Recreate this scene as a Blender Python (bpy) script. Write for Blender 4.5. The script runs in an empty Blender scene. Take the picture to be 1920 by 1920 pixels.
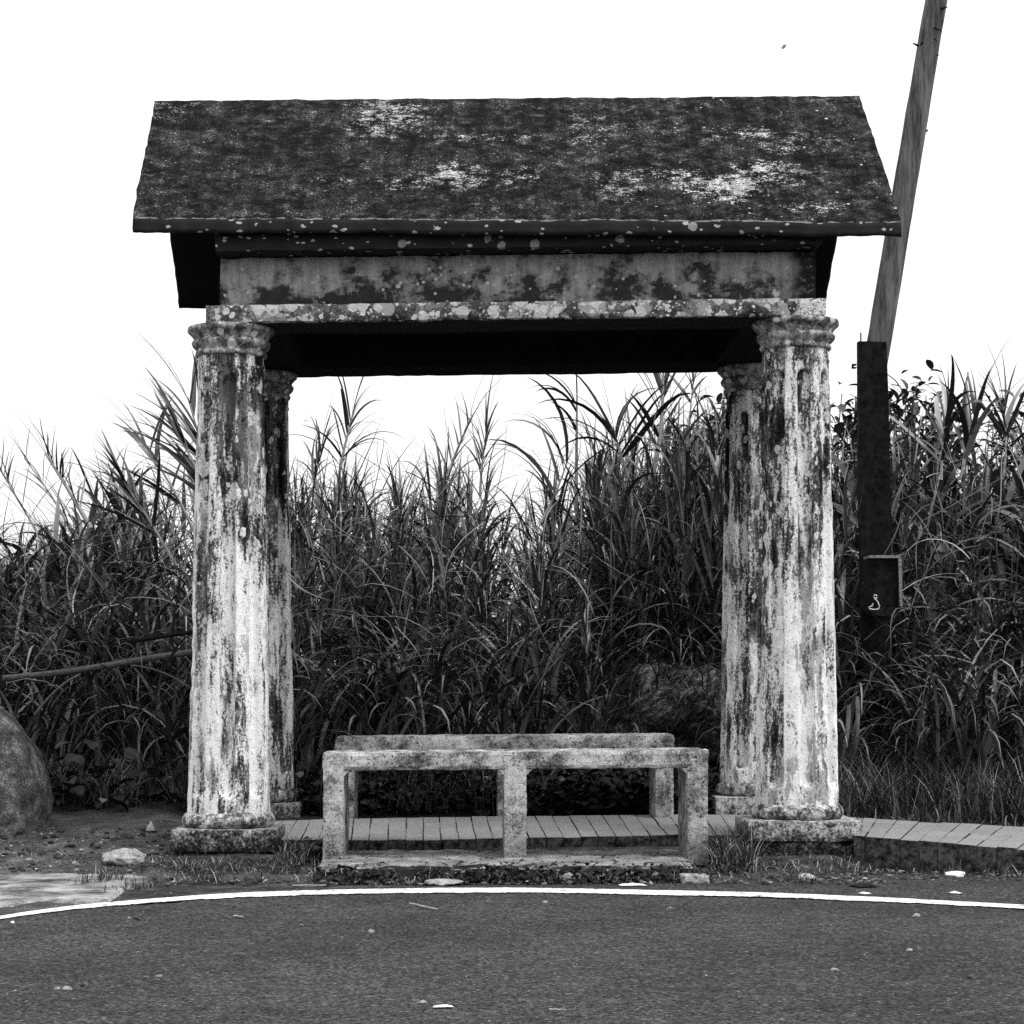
import bpy, bmesh, math, random
import numpy as np
from mathutils import Vector, noise as mn

random.seed(7); rng = np.random.default_rng(11)
R = math.radians
SC = bpy.context.scene; COL = SC.collection
# ------------------------------------------------------------------ camera numbers
F, VX, VY, CZ = 4000.0, 883.0, 1307.0, 0.66      # focal length in photo pixels, eye height
def P(px, py, d): return Vector(((px-VX)/F*d, d, CZ-(py-VY)/F*d))
def X(px, d): return (px-VX)/F*d
def Z(py, d): return CZ-(py-VY)/F*d

# ------------------------------------------------------------------ object helpers
def tag(o, label=None, cat=None, group=None, kind=None):
    if label: o['label'] = label
    if cat: o['category'] = cat
    if group: o['group'] = group
    o['kind'] = kind or 'thing'
    return o
def link(o, parent=None):
    COL.objects.link(o)
    if parent: o.parent = parent
    return o
def empty(name, loc=(0,0,0)):
    o = bpy.data.objects.new(name, None); o.location = loc; o.empty_display_size = .1
    return link(o)
def mesh_np(name, V, Fq, mat, parent=None, smooth=True, tri=None):
    V = np.asarray(V, dtype=np.float32).reshape(-1,3); Fq = np.asarray(Fq, dtype=np.int32)
    k = Fq.shape[1]; n = len(Fq)
    me = bpy.data.meshes.new(name)
    me.vertices.add(len(V)); me.vertices.foreach_set('co', V.ravel())
    me.loops.add(n*k); me.loops.foreach_set('vertex_index', Fq.ravel())
    me.polygons.add(n)
    me.polygons.foreach_set('loop_start', np.arange(0, n*k, k, dtype=np.int32))
    me.polygons.foreach_set('loop_total', np.full(n, k, dtype=np.int32))
    if smooth: me.polygons.foreach_set('use_smooth', np.ones(n, dtype=bool))
    me.update(calc_edges=True); me.validate()
    me.materials.append(mat)
    return link(bpy.data.objects.new(name, me), parent)
def bm_obj(name, bm, mat, parent=None, smooth=False):
    me = bpy.data.meshes.new(name); bm.to_mesh(me); bm.free()
    if smooth: me.polygons.foreach_set('use_smooth', np.ones(len(me.polygons), dtype=bool))
    me.materials.append(mat)
    return link(bpy.data.objects.new(name, me), parent)
def fbm(v, s, o=3):
    return mn.fractal(Vector(v)*s, 1.0, 2.0, o)
# a box made of a fine grid of faces, worn: noise moves the faces, chips round the edges
def grid_box(bm, a, b, cell=.03, amp=.003, chip=.008, scale=9, zt=None):
    a = Vector(a); b = Vector(b); n = [max(1, min(160, round((b[i]-a[i])/cell))) for i in range(3)]
    idx = {}
    def vert(i, j, k):
        key = (i,j,k)
        if key not in idx:
            p = Vector((a.x+(b.x-a.x)*i/n[0], a.y+(b.y-a.y)*j/n[1], a.z+(b.z-a.z)*k/n[2]))
            nr = Vector((-1 if i==0 else 1 if i==n[0] else 0, -1 if j==0 else 1 if j==n[1] else 0, -1 if k==0 else 1 if k==n[2] else 0))
            ne = sum(1 for c in nr if c)
            d = amp*fbm(p, scale) + .5*amp*fbm(p, scale*3.7)
            q = p + nr.normalized()*d
            if ne >= 2:
                q -= nr.normalized()*chip*(.35+max(0, fbm(p+Vector((3,1,7)), scale*.8)*1.3+.1)**1.2)
            if zt: q.z += zt(q.x)
            idx[key] = bm.verts.new(q)
        return idx[key]
    for j in range(n[1]):
        for k in range(n[2]):
            bm.faces.new((vert(0,j,k), vert(0,j,k+1), vert(0,j+1,k+1), vert(0,j+1,k)))
            bm.faces.new((vert(n[0],j,k), vert(n[0],j+1,k), vert(n[0],j+1,k+1), vert(n[0],j,k+1)))
    for i in range(n[0]):
        for k in range(n[2]):
            bm.faces.new((vert(i,0,k), vert(i+1,0,k), vert(i+1,0,k+1), vert(i,0,k+1)))
            bm.faces.new((vert(i,n[1],k), vert(i,n[1],k+1), vert(i+1,n[1],k+1), vert(i+1,n[1],k)))
    for i in range(n[0]):
        for j in range(n[1]):
            bm.faces.new((vert(i,j,0), vert(i,j+1,0), vert(i+1,j+1,0), vert(i+1,j,0)))
            bm.faces.new((vert(i,j,n[2]), vert(i+1,j,n[2]), vert(i+1,j+1,n[2]), vert(i,j+1,n[2])))
def worn_box(name, a, b, mat, parent=None, **kw):
    bm = bmesh.new(); grid_box(bm, a, b, **kw); return bm_obj(name, bm, mat, parent)
def tube_arr(pts, radii, sides=6):
    pts = np.asarray(pts, float); n = len(pts); radii = np.broadcast_to(np.asarray(radii, float), (n,))
    T = np.gradient(pts, axis=0); T /= np.linalg.norm(T, axis=1)[:,None]+1e-9
    ref = np.array([0,0,1.0]) if abs(T[:,2]).mean() < .8 else np.array([1.0,0,0])
    U = np.cross(T, ref); U /= np.linalg.norm(U, axis=1)[:,None]+1e-9
    W = np.cross(T, U)
    a = np.arange(sides)*2*np.pi/sides
    V = pts[:,None]+radii[:,None,None]*(np.cos(a)[None,:,None]*U[:,None]+np.sin(a)[None,:,None]*W[:,None])
    i, j = np.meshgrid(np.arange(n-1), np.arange(sides), indexing='ij'); j2 = (j+1)%sides
    Fq = np.stack([i*sides+j, i*sides+j2, (i+1)*sides+j2, (i+1)*sides+j], -1).reshape(-1,4)
    V = V.reshape(-1,3)
    # close both ends with a ring of quads to a shrunk centre
    return V, Fq
class Acc:
    def __init__(s): s.V=[]; s.F=[]; s.n=0
    def add(s, V, Fq):
        V = np.asarray(V).reshape(-1,3); s.V.append(V); s.F.append(np.asarray(Fq)+s.n); s.n += len(V)
    def tube(s, pts, r, sides=6): s.add(*tube_arr(pts, r, sides))
    def obj(s, name, mat, parent=None, smooth=True):
        return mesh_np(name, np.concatenate(s.V), np.concatenate(s.F), mat, parent, smooth)
def lathe(prof, seg=64, cx=0, cy=0, wear=.002, zt=0, sc=14):
    V=[]; n=len(prof)
    for r, z in prof:
        for k in range(seg):
            a = 2*math.pi*k/seg; p = Vector((cx+r*math.cos(a), cy+r*math.sin(a), z))
            d = wear*(fbm(p, sc)+.6*fbm(p, sc*3))
            V.append((cx+(r+d)*math.cos(a), cy+(r+d)*math.sin(a), z+zt))
    Fq=[(i*seg+k, i*seg+(k+1)%seg, (i+1)*seg+(k+1)%seg, (i+1)*seg+k) for i in range(n-1) for k in range(seg)]
    return V, Fq
def dense(prof, step):
    out=[prof[0]]
    for (r0,z0),(r1,z1) in zip(prof, prof[1:]):
        m=max(1,int(math.hypot(r1-r0,z1-z0)/step))
        out += [(r0+(r1-r0)*i/m, z0+(z1-z0)*i/m) for i in range(1,m+1)]
    return out
def rock_obj(name, loc, size, mat, seed=0, sub=4, amp=.25, flat=None, rot=0, sharp=1.3):
    bm = bmesh.new(); bmesh.ops.create_icosphere(bm, subdivisions=sub, radius=1)
    o = Vector((seed*3.1, seed*1.7, seed*.9))
    for v in bm.verts:
        n = v.co.normalized()
        v.co = n*(1+amp*fbm(n+o, sharp, 2)+amp*.25*fbm(n+o, sharp*4, 3)+.06*amp*fbm(n+o, sharp*14, 2))
        v.co = Vector((v.co.x*size[0], v.co.y*size[1], v.co.z*size[2]))
    ob = bm_obj(name, bm, mat, None, sub > 2); ob.location = loc; ob.rotation_euler = (0,0,rot)
    return ob

# ------------------------------------------------------------------ node helper
class NB:
    def __init__(s, name, rough=.9, spec=.06):
        s.mat = bpy.data.materials.new(name); s.mat.use_nodes = True
        s.nt = s.mat.node_tree; s.b = s.nt.nodes['Principled BSDF']
        s.b.inputs['Roughness'].default_value = rough
        s.b.inputs['Specular IOR Level'].default_value = spec
    def new(s, t): return s.nt.nodes.new(t)
    def set(s, sock, v):
        if v is None: return
        if hasattr(v, 'links') or isinstance(v, bpy.types.NodeSocket): s.nt.links.new(v, sock)
        else: sock.default_value = v
    def pos(s): return s.new('ShaderNodeNewGeometry').outputs['Position']
    def island(s): return s.new('ShaderNodeNewGeometry').outputs['Random Per Island']
    def v(s, op, a, b):
        n = s.new('ShaderNodeVectorMath'); n.operation = op; s.set(n.inputs[0], a); s.set(n.inputs[1], b); return n.outputs[0]
    def sep(s, a):
        n = s.new('ShaderNodeSeparateXYZ'); s.set(n.inputs[0], a); return n.outputs
    def noise(s, v, sc, det=5, ro=.6, dist=0):
        n = s.new('ShaderNodeTexNoise'); s.set(n.inputs['Vector'], v); n.inputs['Scale'].default_value = sc
        n.inputs['Detail'].default_value = det; n.inputs['Roughness'].default_value = ro; n.inputs['Distortion'].default_value = dist
        return n.outputs['Fac']
    def noisev(s, v, sc):
        n = s.new('ShaderNodeTexNoise'); s.set(n.inputs['Vector'], v); n.inputs['Scale'].default_value = sc; n.inputs['Detail'].default_value = 3
        return n.outputs['Color']
    def vor(s, v, sc, feat='F1'):
        n = s.new('ShaderNodeTexVoronoi'); n.feature = feat; s.set(n.inputs['Vector'], v); n.inputs['Scale'].default_value = sc
        return n.outputs['Distance'], (n.outputs['Color'] if feat != 'DISTANCE_TO_EDGE' else None)
    def m(s, op, a, b=None, clamp=False):
        n = s.new('ShaderNodeMath'); n.operation = op; n.use_clamp = clamp; s.set(n.inputs[0], a); s.set(n.inputs[1], b); return n.outputs[0]
    def ss(s, x, lo, hi, a=0., b=1.):
        n = s.new('ShaderNodeMapRange'); n.interpolation_type = 'SMOOTHSTEP'
        s.set(n.inputs['Value'], x); s.set(n.inputs['From Min'], lo); s.set(n.inputs['From Max'], hi)
        n.inputs['To Min'].default_value = a; n.inputs['To Max'].default_value = b; return n.outputs[0]
    def mix(s, f, a, b):
        n = s.new('ShaderNodeMix'); n.data_type = 'FLOAT'; s.set(n.inputs[0], f); s.set(n.inputs[2], a); s.set(n.inputs[3], b); return n.outputs[0]
    def ramp(s, f, stops):
        n = s.new('ShaderNodeValToRGB'); s.set(n.inputs[0], f); e = n.color_ramp.elements
        while len(e) < len(stops): e.new(.5)
        for el, (p, c) in zip(e, stops): el.position = p; el.color = (c,c,c,1)
        b = s.new('ShaderNodeRGBToBW'); s.nt.links.new(n.outputs[0], b.inputs[0]); return b.outputs[0]
    def bump(s, h, st=.4, dist=.01):
        n = s.new('ShaderNodeBump'); n.inputs['Strength'].default_value = st; n.inputs['Distance'].default_value = dist
        s.set(n.inputs['Height'], h); s.nt.links.new(n.outputs[0], s.b.inputs['Normal'])
    def warp(s, p, sc, amt):
        w = s.v('SUBTRACT', s.noisev(p, sc), (.5,.5,.5)); return s.v('ADD', p, s.v('MULTIPLY', w, (amt,)*3))
    # round lichen spots: mask 0..1
    def spots(s, p, sc, prob, r0, r1):
        d, c = s.vor(p, sc); q = s.sep(c)
        rad = s.m('ADD', s.m('MULTIPLY', q[1], r1-r0), r0)
        keep = s.m('GREATER_THAN', q[0], 1-prob)
        return s.m('MULTIPLY', s.ss(d, rad, s.m('MULTIPLY', rad, .82)), keep)
    def done(s, col):
        s.nt.links.new(col, s.b.inputs['Base Color']); return s.mat

# ------------------------------------------------------------------ materials (black and white photograph: all greys)
def mat_column():
    b = NB('weathered_whitewash', .85); p = b.pos(); x, y, z = b.sep(p)
    pw = b.warp(p, 16, .03)
    st = b.noise(b.v('MULTIPLY', pw, (1,1,.12)), 34, 7, .68)          # runs of water down the shaft
    big = b.noise(b.v('MULTIPLY', p, (1,1,.45)), 5.5, 4, .6)
    fine = b.noise(p, 90, 4, .75)
    h = b.ss(z, .5, 2.15)
    back = b.ss(y, 9.7, 10.1)  # rear columns: less whitewash, and their shade put into the colour
    wa = b.new('ShaderNodeAttribute'); wa.attribute_name = 'wash'
    t = b.m('ADD', b.m('MULTIPLY', st, .72), b.m('MULTIPLY', big, .58))
    t = b.m('ADD', t, b.m('MULTIPLY', fine, .42))
    t = b.m('SUBTRACT', t, b.m('MULTIPLY', h, .085))
    t = b.m('ADD', t, b.m('MULTIPLY', wa.outputs['Fac'], .042))
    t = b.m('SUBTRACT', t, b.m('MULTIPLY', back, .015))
    c = b.ramp(b.m('SUBTRACT', t, .27), [(.38,.006),(.44,.025),(.49,.075),(.527,.15),(.542,.36),(.556,.60),(.64,.82)])
    # grey algae film over it in tall patches
    gz = b.ss(b.noise(b.v('MULTIPLY', pw, (1,1,.22)), 11, 6, .7), .555, .575)
    c = b.mix(b.m('MULTIPLY', gz, .6), c, b.mix(fine, .04, .24))
    pl_ = b.warp(b.warp(b.v('MULTIPLY', p, (1,1,.66)), 22, .035), 90, .012)
    sp = b.m('MAXIMUM', b.spots(pl_, 15, .34, .2, .5), b.spots(b.v('ADD', pl_, (4,1,2)), 32, .26, .2, .5))
    sp = b.m('MULTIPLY', b.m('MULTIPLY', sp, b.ss(z, .5, 1.0)), b.ss(fine, .30, .42))
    c = b.mix(sp, c, b.ss(fine, .35, .65, .38, .78))
    pit = b.ss(b.noise(p, 55, 3, .6), .66, .72)
    c = b.mix(b.m('MULTIPLY', pit, .8), c, .05)
    spk = b.noise(b.v('MULTIPLY', p, (1,1,.55)), 150, 3, .7); c = b.mix(b.m('MULTIPLY', b.ss(spk, .60, .65), .75), c, .05)
    b.bump(b.m('ADD', b.m('MULTIPLY', t, .7), fine), .55, .006)
    return b.done(c)
def mat_stone_base():
    b = NB('mossy_plinth_stone', .9); p = b.pos()
    n = b.noise(p, 20, 9, .78); f = b.noise(p, 80, 4, .8); z = b.sep(p)[2]
    t = b.m('ADD', b.m('MULTIPLY', n, .75), b.m('MULTIPLY', f, .4)); t = b.m('ADD', t, b.ss(z, 0, .16, -.09, .07))
    c = b.ramp(t, [(.45,.010),(.52,.04),(.58,.13),(.64,.30),(.73,.58)])
    b.bump(t, .7, .012); return b.done(c)
def mat_torus():
    b = NB('pale_base_stone', .9); p = b.pos()
    n = b.noise(p, 22, 8, .78); f = b.noise(p, 80, 4, .8)
    t = b.m('ADD', b.m('MULTIPLY', n, .75), b.m('MULTIPLY', f, .4))
    c = b.ramp(t, [(.47,.02),(.54,.09),(.59,.28),(.68,.68)])
    b.bump(t, .6, .01); return b.done(c)
def mat_capital():
    b = NB('lichened_capital', .9); p = b.pos(); pw = b.warp(p, 25, .02)
    n = b.noise(p, 22, 6, .7); f = b.noise(p, 90, 4, .7)
    c = b.ramp(b.m('ADD', b.m('MULTIPLY', n, .7), b.m('MULTIPLY', f, .35)), [(.38,.02),(.47,.08),(.53,.22),(.62,.5)])
    sp = b.spots(pw, 20, .38, .2, .5); c = b.mix(sp, c, b.mix(f, .35, .85))
    b.bump(f, .5, .006); return b.done(c)
def mat_architrave():
    b = NB('lichen_crusted_beam', .9); p = b.pos(); pw = b.warp(b.warp(p, 12, .03), 60, .012)
    x, y, z = b.sep(p)
    f = b.noise(p, 110, 4, .7); n = b.noise(p, 14, 5, .65)
    base = b.ramp(b.m('ADD', b.m('MULTIPLY', n, .7), b.m('MULTIPLY', f, .35)), [(.4,.02),(.52,.07),(.6,.22),(.7,.4)])
    # lichen on the outer faces; shade painted black on underside and inner faces
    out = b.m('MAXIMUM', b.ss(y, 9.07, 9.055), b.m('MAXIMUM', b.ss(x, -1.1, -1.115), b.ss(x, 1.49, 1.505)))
    s0 = b.spots(b.v('ADD', pw, (9.1,2.2,.3)), 9, .6, .3, .7); s1 = b.spots(pw, 16, .6, .2, .65); s2 = b.spots(b.v('ADD', pw, (3.3,1.2,.7)), 34, .6, .2, .6); s3 = b.spots(b.v('ADD', pw, (1.3,7.2,.7)), 70, .4, .2, .55)
    c = b.mix(s0, base, b.mix(f, .10, .5)); c = b.mix(s1, c, b.mix(f, .15, .8)); c = b.mix(s2, c, b.mix(f, .2, .85)); c = b.mix(b.m('MULTIPLY', s3, .8), c, b.mix(f, .3, .9))
    gap = b.ss(n, .60, .66); c = b.mix(b.m('MULTIPLY', b.ss(b.m('ADD', b.m('MULTIPLY', n, .8), b.m('MULTIPLY', f, .3)), .62, .67), .9), c, .03)
    c = b.mix(b.m('MULTIPLY', b.ss(b.m('ADD', x, b.m('MULTIPLY', n, .25)), 1.48, 1.54), b.ss(f, .4, .55)), c, .75)
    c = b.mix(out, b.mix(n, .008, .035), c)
    b.bump(b.m('ADD', f, b.m('ADD', s1, s2)), .5, .005); return b.done(c)
def mat_frieze():
    b = NB('stained_frieze_plaster', .9); p = b.pos(); x, y, z = b.sep(p); pw = b.warp(p, 30, .02)
    f = b.noise(p, 120, 4, .7); n = b.noise(b.v('MULTIPLY', b.warp(p, 14, .03), (1,1,1.3)), 5.5, 8, .7)
    c = b.mix(f, .22, .48)
    # black algae creeps up from the ledge below
    dk = b.m('ADD', n, b.ss(z, 2.33, 2.52, .07, -.05))
    gr = b.noise(p, 48, 5, .8); kk = b.m('ADD', dk, b.m('ADD', b.m('MULTIPLY', f, .12), b.m('MULTIPLY', b.m('SUBTRACT', gr, .5), .16)))
    drip = b.noise(b.v('MULTIPLY', p, (1,1,.14)), 26, 6, .7); c = b.m('MULTIPLY', c, b.ss(drip, .38, .60, 1.05, .7))
    c = b.m('MULTIPLY', c, b.ss(kk, .50, .60, 1, .55)); c = b.mix(b.ss(kk, .575, .635), c, b.mix(gr, .0, .07))
    sp = b.spots(pw, 13, .12, .12, .3); sp2 = b.spots(b.v('ADD', pw, (5,2,1)), 40, .12, .2, .4)
    c = b.mix(b.m('MAXIMUM', sp, sp2), c, b.mix(f, .35, .65))
    c = b.mix(b.m('MULTIPLY', b.ss(b.m('ADD', x, b.m('MULTIPLY', n, .3)), 1.44, 1.56), b.ss(gr, .3, .45)), c, .02)
    b.bump(f, .4, .005); return b.done(c)
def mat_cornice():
    b = NB('stained_shaded_cornice', .9); p = b.pos(); x, y, z = b.sep(p); pw = b.warp(p, 30, .02); f = b.noise(p, 110, 4, .7)
    c = b.mix(b.noise(p, 9, 5), .008, .04)  # dark base holds staining and the shade under the eave
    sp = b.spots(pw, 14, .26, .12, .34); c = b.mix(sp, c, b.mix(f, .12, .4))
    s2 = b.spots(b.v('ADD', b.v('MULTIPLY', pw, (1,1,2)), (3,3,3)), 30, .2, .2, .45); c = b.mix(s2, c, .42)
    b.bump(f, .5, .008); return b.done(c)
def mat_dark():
    b = NB('shade_black_soffit', .95, .05); p = b.pos()
    c = b.mix(b.noise(p, 12, 5), .004, .02); return b.done(c)  # near black base puts the shade under the roof into the colour
SLOPE = (3.40-2.66)/(9.78-8.93)
def roofpt(px, py):
    k = (VY-py)/F; d = (2.66-CZ-8.93*SLOPE)/(k-SLOPE); return X(px,d), Z(py,d)
def mat_roof():
    b = NB('lichened_roof_slab', .92); p = b.pos(); x, y, z = b.sep(p)
    pe = b.v('MULTIPLY', p, (.9,1,1.25)); pw = b.warp(pe, 12, .05)
    n = b.noise(pw, 15, 8, .72); f = b.noise(p, 130, 4, .75); mid = b.noise(pe, 5, 6, .65)
    c = b.ramp(b.m('ADD', b.m('MULTIPLY', n, .55), b.m('MULTIPLY', f, .5)), [(.42,.003),(.48,.007),(.53,.018),(.575,.05),(.63,.12),(.70,.24)])
    c = b.mix(b.ss(mid, .48, .60), c, b.m('ADD', b.m('MULTIPLY', c, 1.3), b.ss(f, .35, .65, .0, .035)))
    # pale crusts where lichen has taken hold
    pat = None
    for cx, cy, rx, ry, a in [(1160,350,75,42,.8),(1250,328,90,18,.8),(1355,350,110,34,1.0),(1450,325,100,30,.8),(1520,385,85,16,.8),(850,328,95,34,.8),(980,330,80,26,.7),
                              (720,222,105,46,.75),(760,345,90,14,.6),(620,340,70,14,.55),(1100,235,60,55,.5),(1360,250,160,18,.6),(330,205,90,24,.45),(900,258,130,12,.6),(1500,268,120,30,.5)]:
        X0, Z0 = roofpt(cx, cy); X1, _ = roofpt(cx+rx, cy); _, Z1 = roofpt(cx, cy-ry)
        ex = b.m('MULTIPLY', b.m('SUBTRACT', x, X0), 1/(X1-X0)); ez = b.m('MULTIPLY', b.m('SUBTRACT', z, Z0), 1/(Z1-Z0))
        e = b.m('SUBTRACT', 1, b.m('ADD', b.m('MULTIPLY', ex, ex), b.m('MULTIPLY', ez, ez)), True)
        e = b.m('MULTIPLY', e, a); pat = e if pat is None else b.m('MAXIMUM', pat, e)
    k = b.m('ADD', b.m('ADD', b.m('MULTIPLY', n, .8), b.m('MULTIPLY', f, .6)), b.m('MULTIPLY', pat, .21)); k = b.m('ADD', k, b.m('MULTIPLY', b.m('SUBTRACT', b.noise(p, 2.2, 3, .6), .5), .22))
    brk = b.noise(b.v('MULTIPLY', b.warp(p, 20, .03), (.5,1,2.0)), 40, 6, .8); c = b.mix(b.m('MULTIPLY', b.ss(k, .81, .89), b.ss(b.m('ADD', brk, b.m('MULTIPLY', b.m('SUBTRACT', k, .89), .55)), .48, .54)), c, b.ss(f, .3, .7, .3, .95))
    rs = b.noise(b.v('MULTIPLY', p, (1,.06,.06)), 30, 5, .7); c = b.m('MULTIPLY', c, b.ss(rs, .35, .62, .95, .5))
    # scattered pinhead spots, thicker towards the right end
    sp = b.spots(b.warp(pe, 40, .01), 34, .12, .12, .3); c = b.mix(b.m('MULTIPLY', sp, b.ss(x, .4, 1.3, .0, 1)), c, b.mix(f, .35, .8))
    s2 = b.m('MULTIPLY', b.spots(b.v('ADD', b.warp(pe, 60, .01), (2,5,1)), 75, .22, .15, .4), b.ss(mid, .5, .56)); c = b.mix(s2, c, b.mix(f, .1, .4))
    wisp = b.noise(b.v('MULTIPLY', b.warp(p, 10, .06), (.9,1,1.7)), 11, 9, .8); c = b.mix(b.m('MULTIPLY', b.m('MULTIPLY', b.ss(wisp, .575, .68), b.ss(f, .40, .55)), b.ss(b.noise(p, 2.2, 3, .6), .44, .60, .15, 1)), c, b.mix(f, .02, .5))
    lip = b.m('MULTIPLY', b.ss(y, 8.940, 8.934), b.ss(n, .44, .54)); c = b.mix(lip, c, .3)
    d, _ = b.vor(b.warp(pe, 9, .12), 7, 'DISTANCE_TO_EDGE')
    cr = b.m('MULTIPLY', b.ss(d, .014, .004), b.ss(b.noise(p, 5, 3), .60, .66)); c = b.mix(cr, c, .13)
    b.bump(b.m('ADD', n, b.m('MULTIPLY', f, .6)), .9, .02); return b.done(c)
def mat_bench():
    b = NB('rough_cast_concrete', .9); p = b.pos(); f = b.noise(p, 130, 4, .75); n = b.noise(p, 9, 6, .65); z = b.sep(p)[2]
    c = b.ramp(b.m('ADD', b.m('MULTIPLY', n, .65), b.m('MULTIPLY', f, .45)), [(.42,.04),(.49,.17),(.545,.33),(.62,.50),(.72,.64)])
    pit = b.ss(b.noise(p, 85, 3, .65), .60, .65); c = b.mix(pit, c, .03)
    sn = b.noise(b.warp(p, 12, .04), 6, 8, .75); c = b.m('MULTIPLY', c, b.ss(sn, .50, .62, 1, .32))
    gr = b.m('MULTIPLY', b.ss(z, .16, .02), b.ss(n, .42, .56)); c = b.mix(b.m('MULTIPLY', gr, .75), c, .05)
    b.bump(b.m('SUBTRACT', f, pit), .7, .006); return b.done(c)
def mat_slab():
    b = NB('worn_footing_concrete', .95); p = b.pos(); f = b.noise(p, 150, 4, .8); n = b.noise(p, 8, 6, .65)
    c = b.ramp(b.m('ADD', b.m('MULTIPLY', n, .5), b.m('MULTIPLY', f, .55)), [(.36,.03),(.47,.11),(.56,.25),(.7,.45)])
    nz = b.sep(b.new('ShaderNodeNewGeometry').outputs['Normal'])[2]; c = b.mix(b.ss(nz, .75, .3), c, b.mix(f, .0, .06))   # earth caked on its sides
    b.bump(f, .6, .006); return b.done(c)
def mat_asphalt():
    b = NB('asphalt', .9, .08); p = b.pos(); pw = b.warp(p, 200, .004); n = b.noise(p, 1.3, 5, .65); m2 = b.noise(p, 14, 4, .7); g = b.noise(p, 70, 4, .85)
    d, q = b.vor(pw, 120); d2, q2 = b.vor(pw, 260); r = b.sep(q)[0]; r2 = b.sep(q2)[0]
    v = b.m('ADD', b.m('MULTIPLY', b.m('POWER', r, 2.2), .62), b.m('MULTIPLY', b.m('POWER', r2, 2), .5))
    c = b.m('ADD', b.m('MULTIPLY', v, .118), b.m('MULTIPLY', b.m('SUBTRACT', g, .5), .10), True)
    c = b.m('MULTIPLY', c, b.ss(n, .3, .7, .72, 1.22)); c = b.m('MULTIPLY', c, b.ss(m2, .3, .7, .8, 1.2))
    c = b.m('ADD', b.m('MULTIPLY', c, 1.08), .004)
    c = b.mix(b.m('MULTIPLY', b.ss(d, .5, .35), b.m('GREATER_THAN', r, .975)), c, .22)
    b.bump(b.m('ADD', v, g), .9, .006); return b.done(c)
def mat_line():
    b = NB('worn_road_paint', .6); p = b.pos(); f = b.noise(p, 160, 4, .7)
    n = b.noise(p, 22, 6, .75); k = b.m('ADD', b.m('MULTIPLY', n, .6), b.m('MULTIPLY', f, .5)); return b.done(b.mix(b.ss(k, .575, .63), b.mix(n, .9, .55), .08))
def mat_soil():
    b = NB('stony_soil', .95); p = b.pos(); f = b.noise(p, 140, 4, .8); n = b.noise(p, 7, 6, .7); y = b.sep(p)[1]
    c = b.ramp(b.m('ADD', b.m('MULTIPLY', n, .55), b.m('MULTIPLY', f, .5)), [(.36,.008),(.48,.03),(.57,.08),(.68,.2)])
    d, q = b.vor(p, 55); st = b.m('MULTIPLY', b.ss(d, .3, .2), b.m('GREATER_THAN', b.sep(q)[0], .9)); c = b.mix(st, c, .3)
    c = b.m('ADD', c, b.m('MULTIPLY', b.ss(b.sep(p)[0], -1.2, -1.6), b.ss(f, .35, .7, .0, .06)))
    c = b.mix(b.ss(y, 9.9, 10.6), c, .012)  # bank soil painted near black as the shade inside the thicket
    b.bump(f, .8, .012); return b.done(c)
def mat_pad():
    b = NB('pale_sandy_concrete', .95); p = b.pos(); f = b.noise(p, 170, 4, .8); n = b.noise(p, 6, 6, .7)
    t = b.m('ADD', b.m('MULTIPLY', n, .8), b.m('MULTIPLY', f, .4))
    c = b.ramp(t, [(.48,.04),(.57,.12),(.63,.24),(.74,.42)]); b.bump(f, .6, .006); return b.done(c)
def mat_paver():
    b = NB('paving_brick', .92); p = b.pos(); f = b.noise(p, 180, 4, .8); n = b.noise(p, 5, 5, .6); z = b.sep(p)[2]
    i = b.island(); c = b.m('MULTIPLY', b.ss(f, .25, .75, .05, .36), b.mix(i, .92, 1.08)); c = b.m('MULTIPLY', c, b.mix(n, .8, 1.2))
    nz = b.sep(b.new('ShaderNodeNewGeometry').outputs['Normal'])[2]   # upright faces of the kerb are darker than the tops and mottled
    kerb_face = b.ss(nz, .6, .3); c = b.mix(kerb_face, c, b.m('MULTIPLY', b.ss(b.noise(p, 30, 8, .8), .36, .72, .003, .13), b.mix(f, .4, 1.4)))
    b.bump(f, .5, .004); return b.done(c)
def mat_leaf(name, lo, hi, straw=.1, rough=.5, spec=.35, sval=.26):
    b = NB(name, rough, spec); i = b.island(); p = b.pos()
    j = b.m('FRACT', b.m('MULTIPLY', i, 37.7)); c = b.mix(b.m('POWER', i, 2.2), lo, hi)
    c = b.mix(b.m('GREATER_THAN', j, 1-straw), c, sval); c = b.m('MULTIPLY', c, b.mix(b.noise(p, 60, 3), .7, 1.3))
    b.b.inputs['Subsurface Weight'].default_value = 0
    return b.done(c)
def mat_plain(name, lo, hi, sc=40, rough=.8, spec=.3, metal=0, stretch=(1,1,1)):
    b = NB(name, rough, spec); p = b.v('MULTIPLY', b.pos(), stretch)
    n = b.m('ADD', b.m('MULTIPLY', b.noise(p, sc, 5, .7), .7), b.m('MULTIPLY', b.noise(p, sc*5, 3, .7), .3))
    b.b.inputs['Metallic'].default_value = metal; b.bump(n, .4, .004)
    return b.done(b.mix(b.ss(n, .35, .66), lo, hi))
def mat_boulder():
    b = NB('speckled_boulder', .9); p = b.pos(); f = b.noise(p, 120, 4, .8); n = b.noise(p, 12, 7, .7)
    c = b.ramp(b.m('ADD', b.m('MULTIPLY', n, .55), b.m('MULTIPLY', f, .5)), [(.38,.012),(.48,.045),(.56,.12),(.65,.34),(.75,.6)])
    b.bump(b.m('ADD', n, f), .7, .012); return b.done(c)
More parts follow.
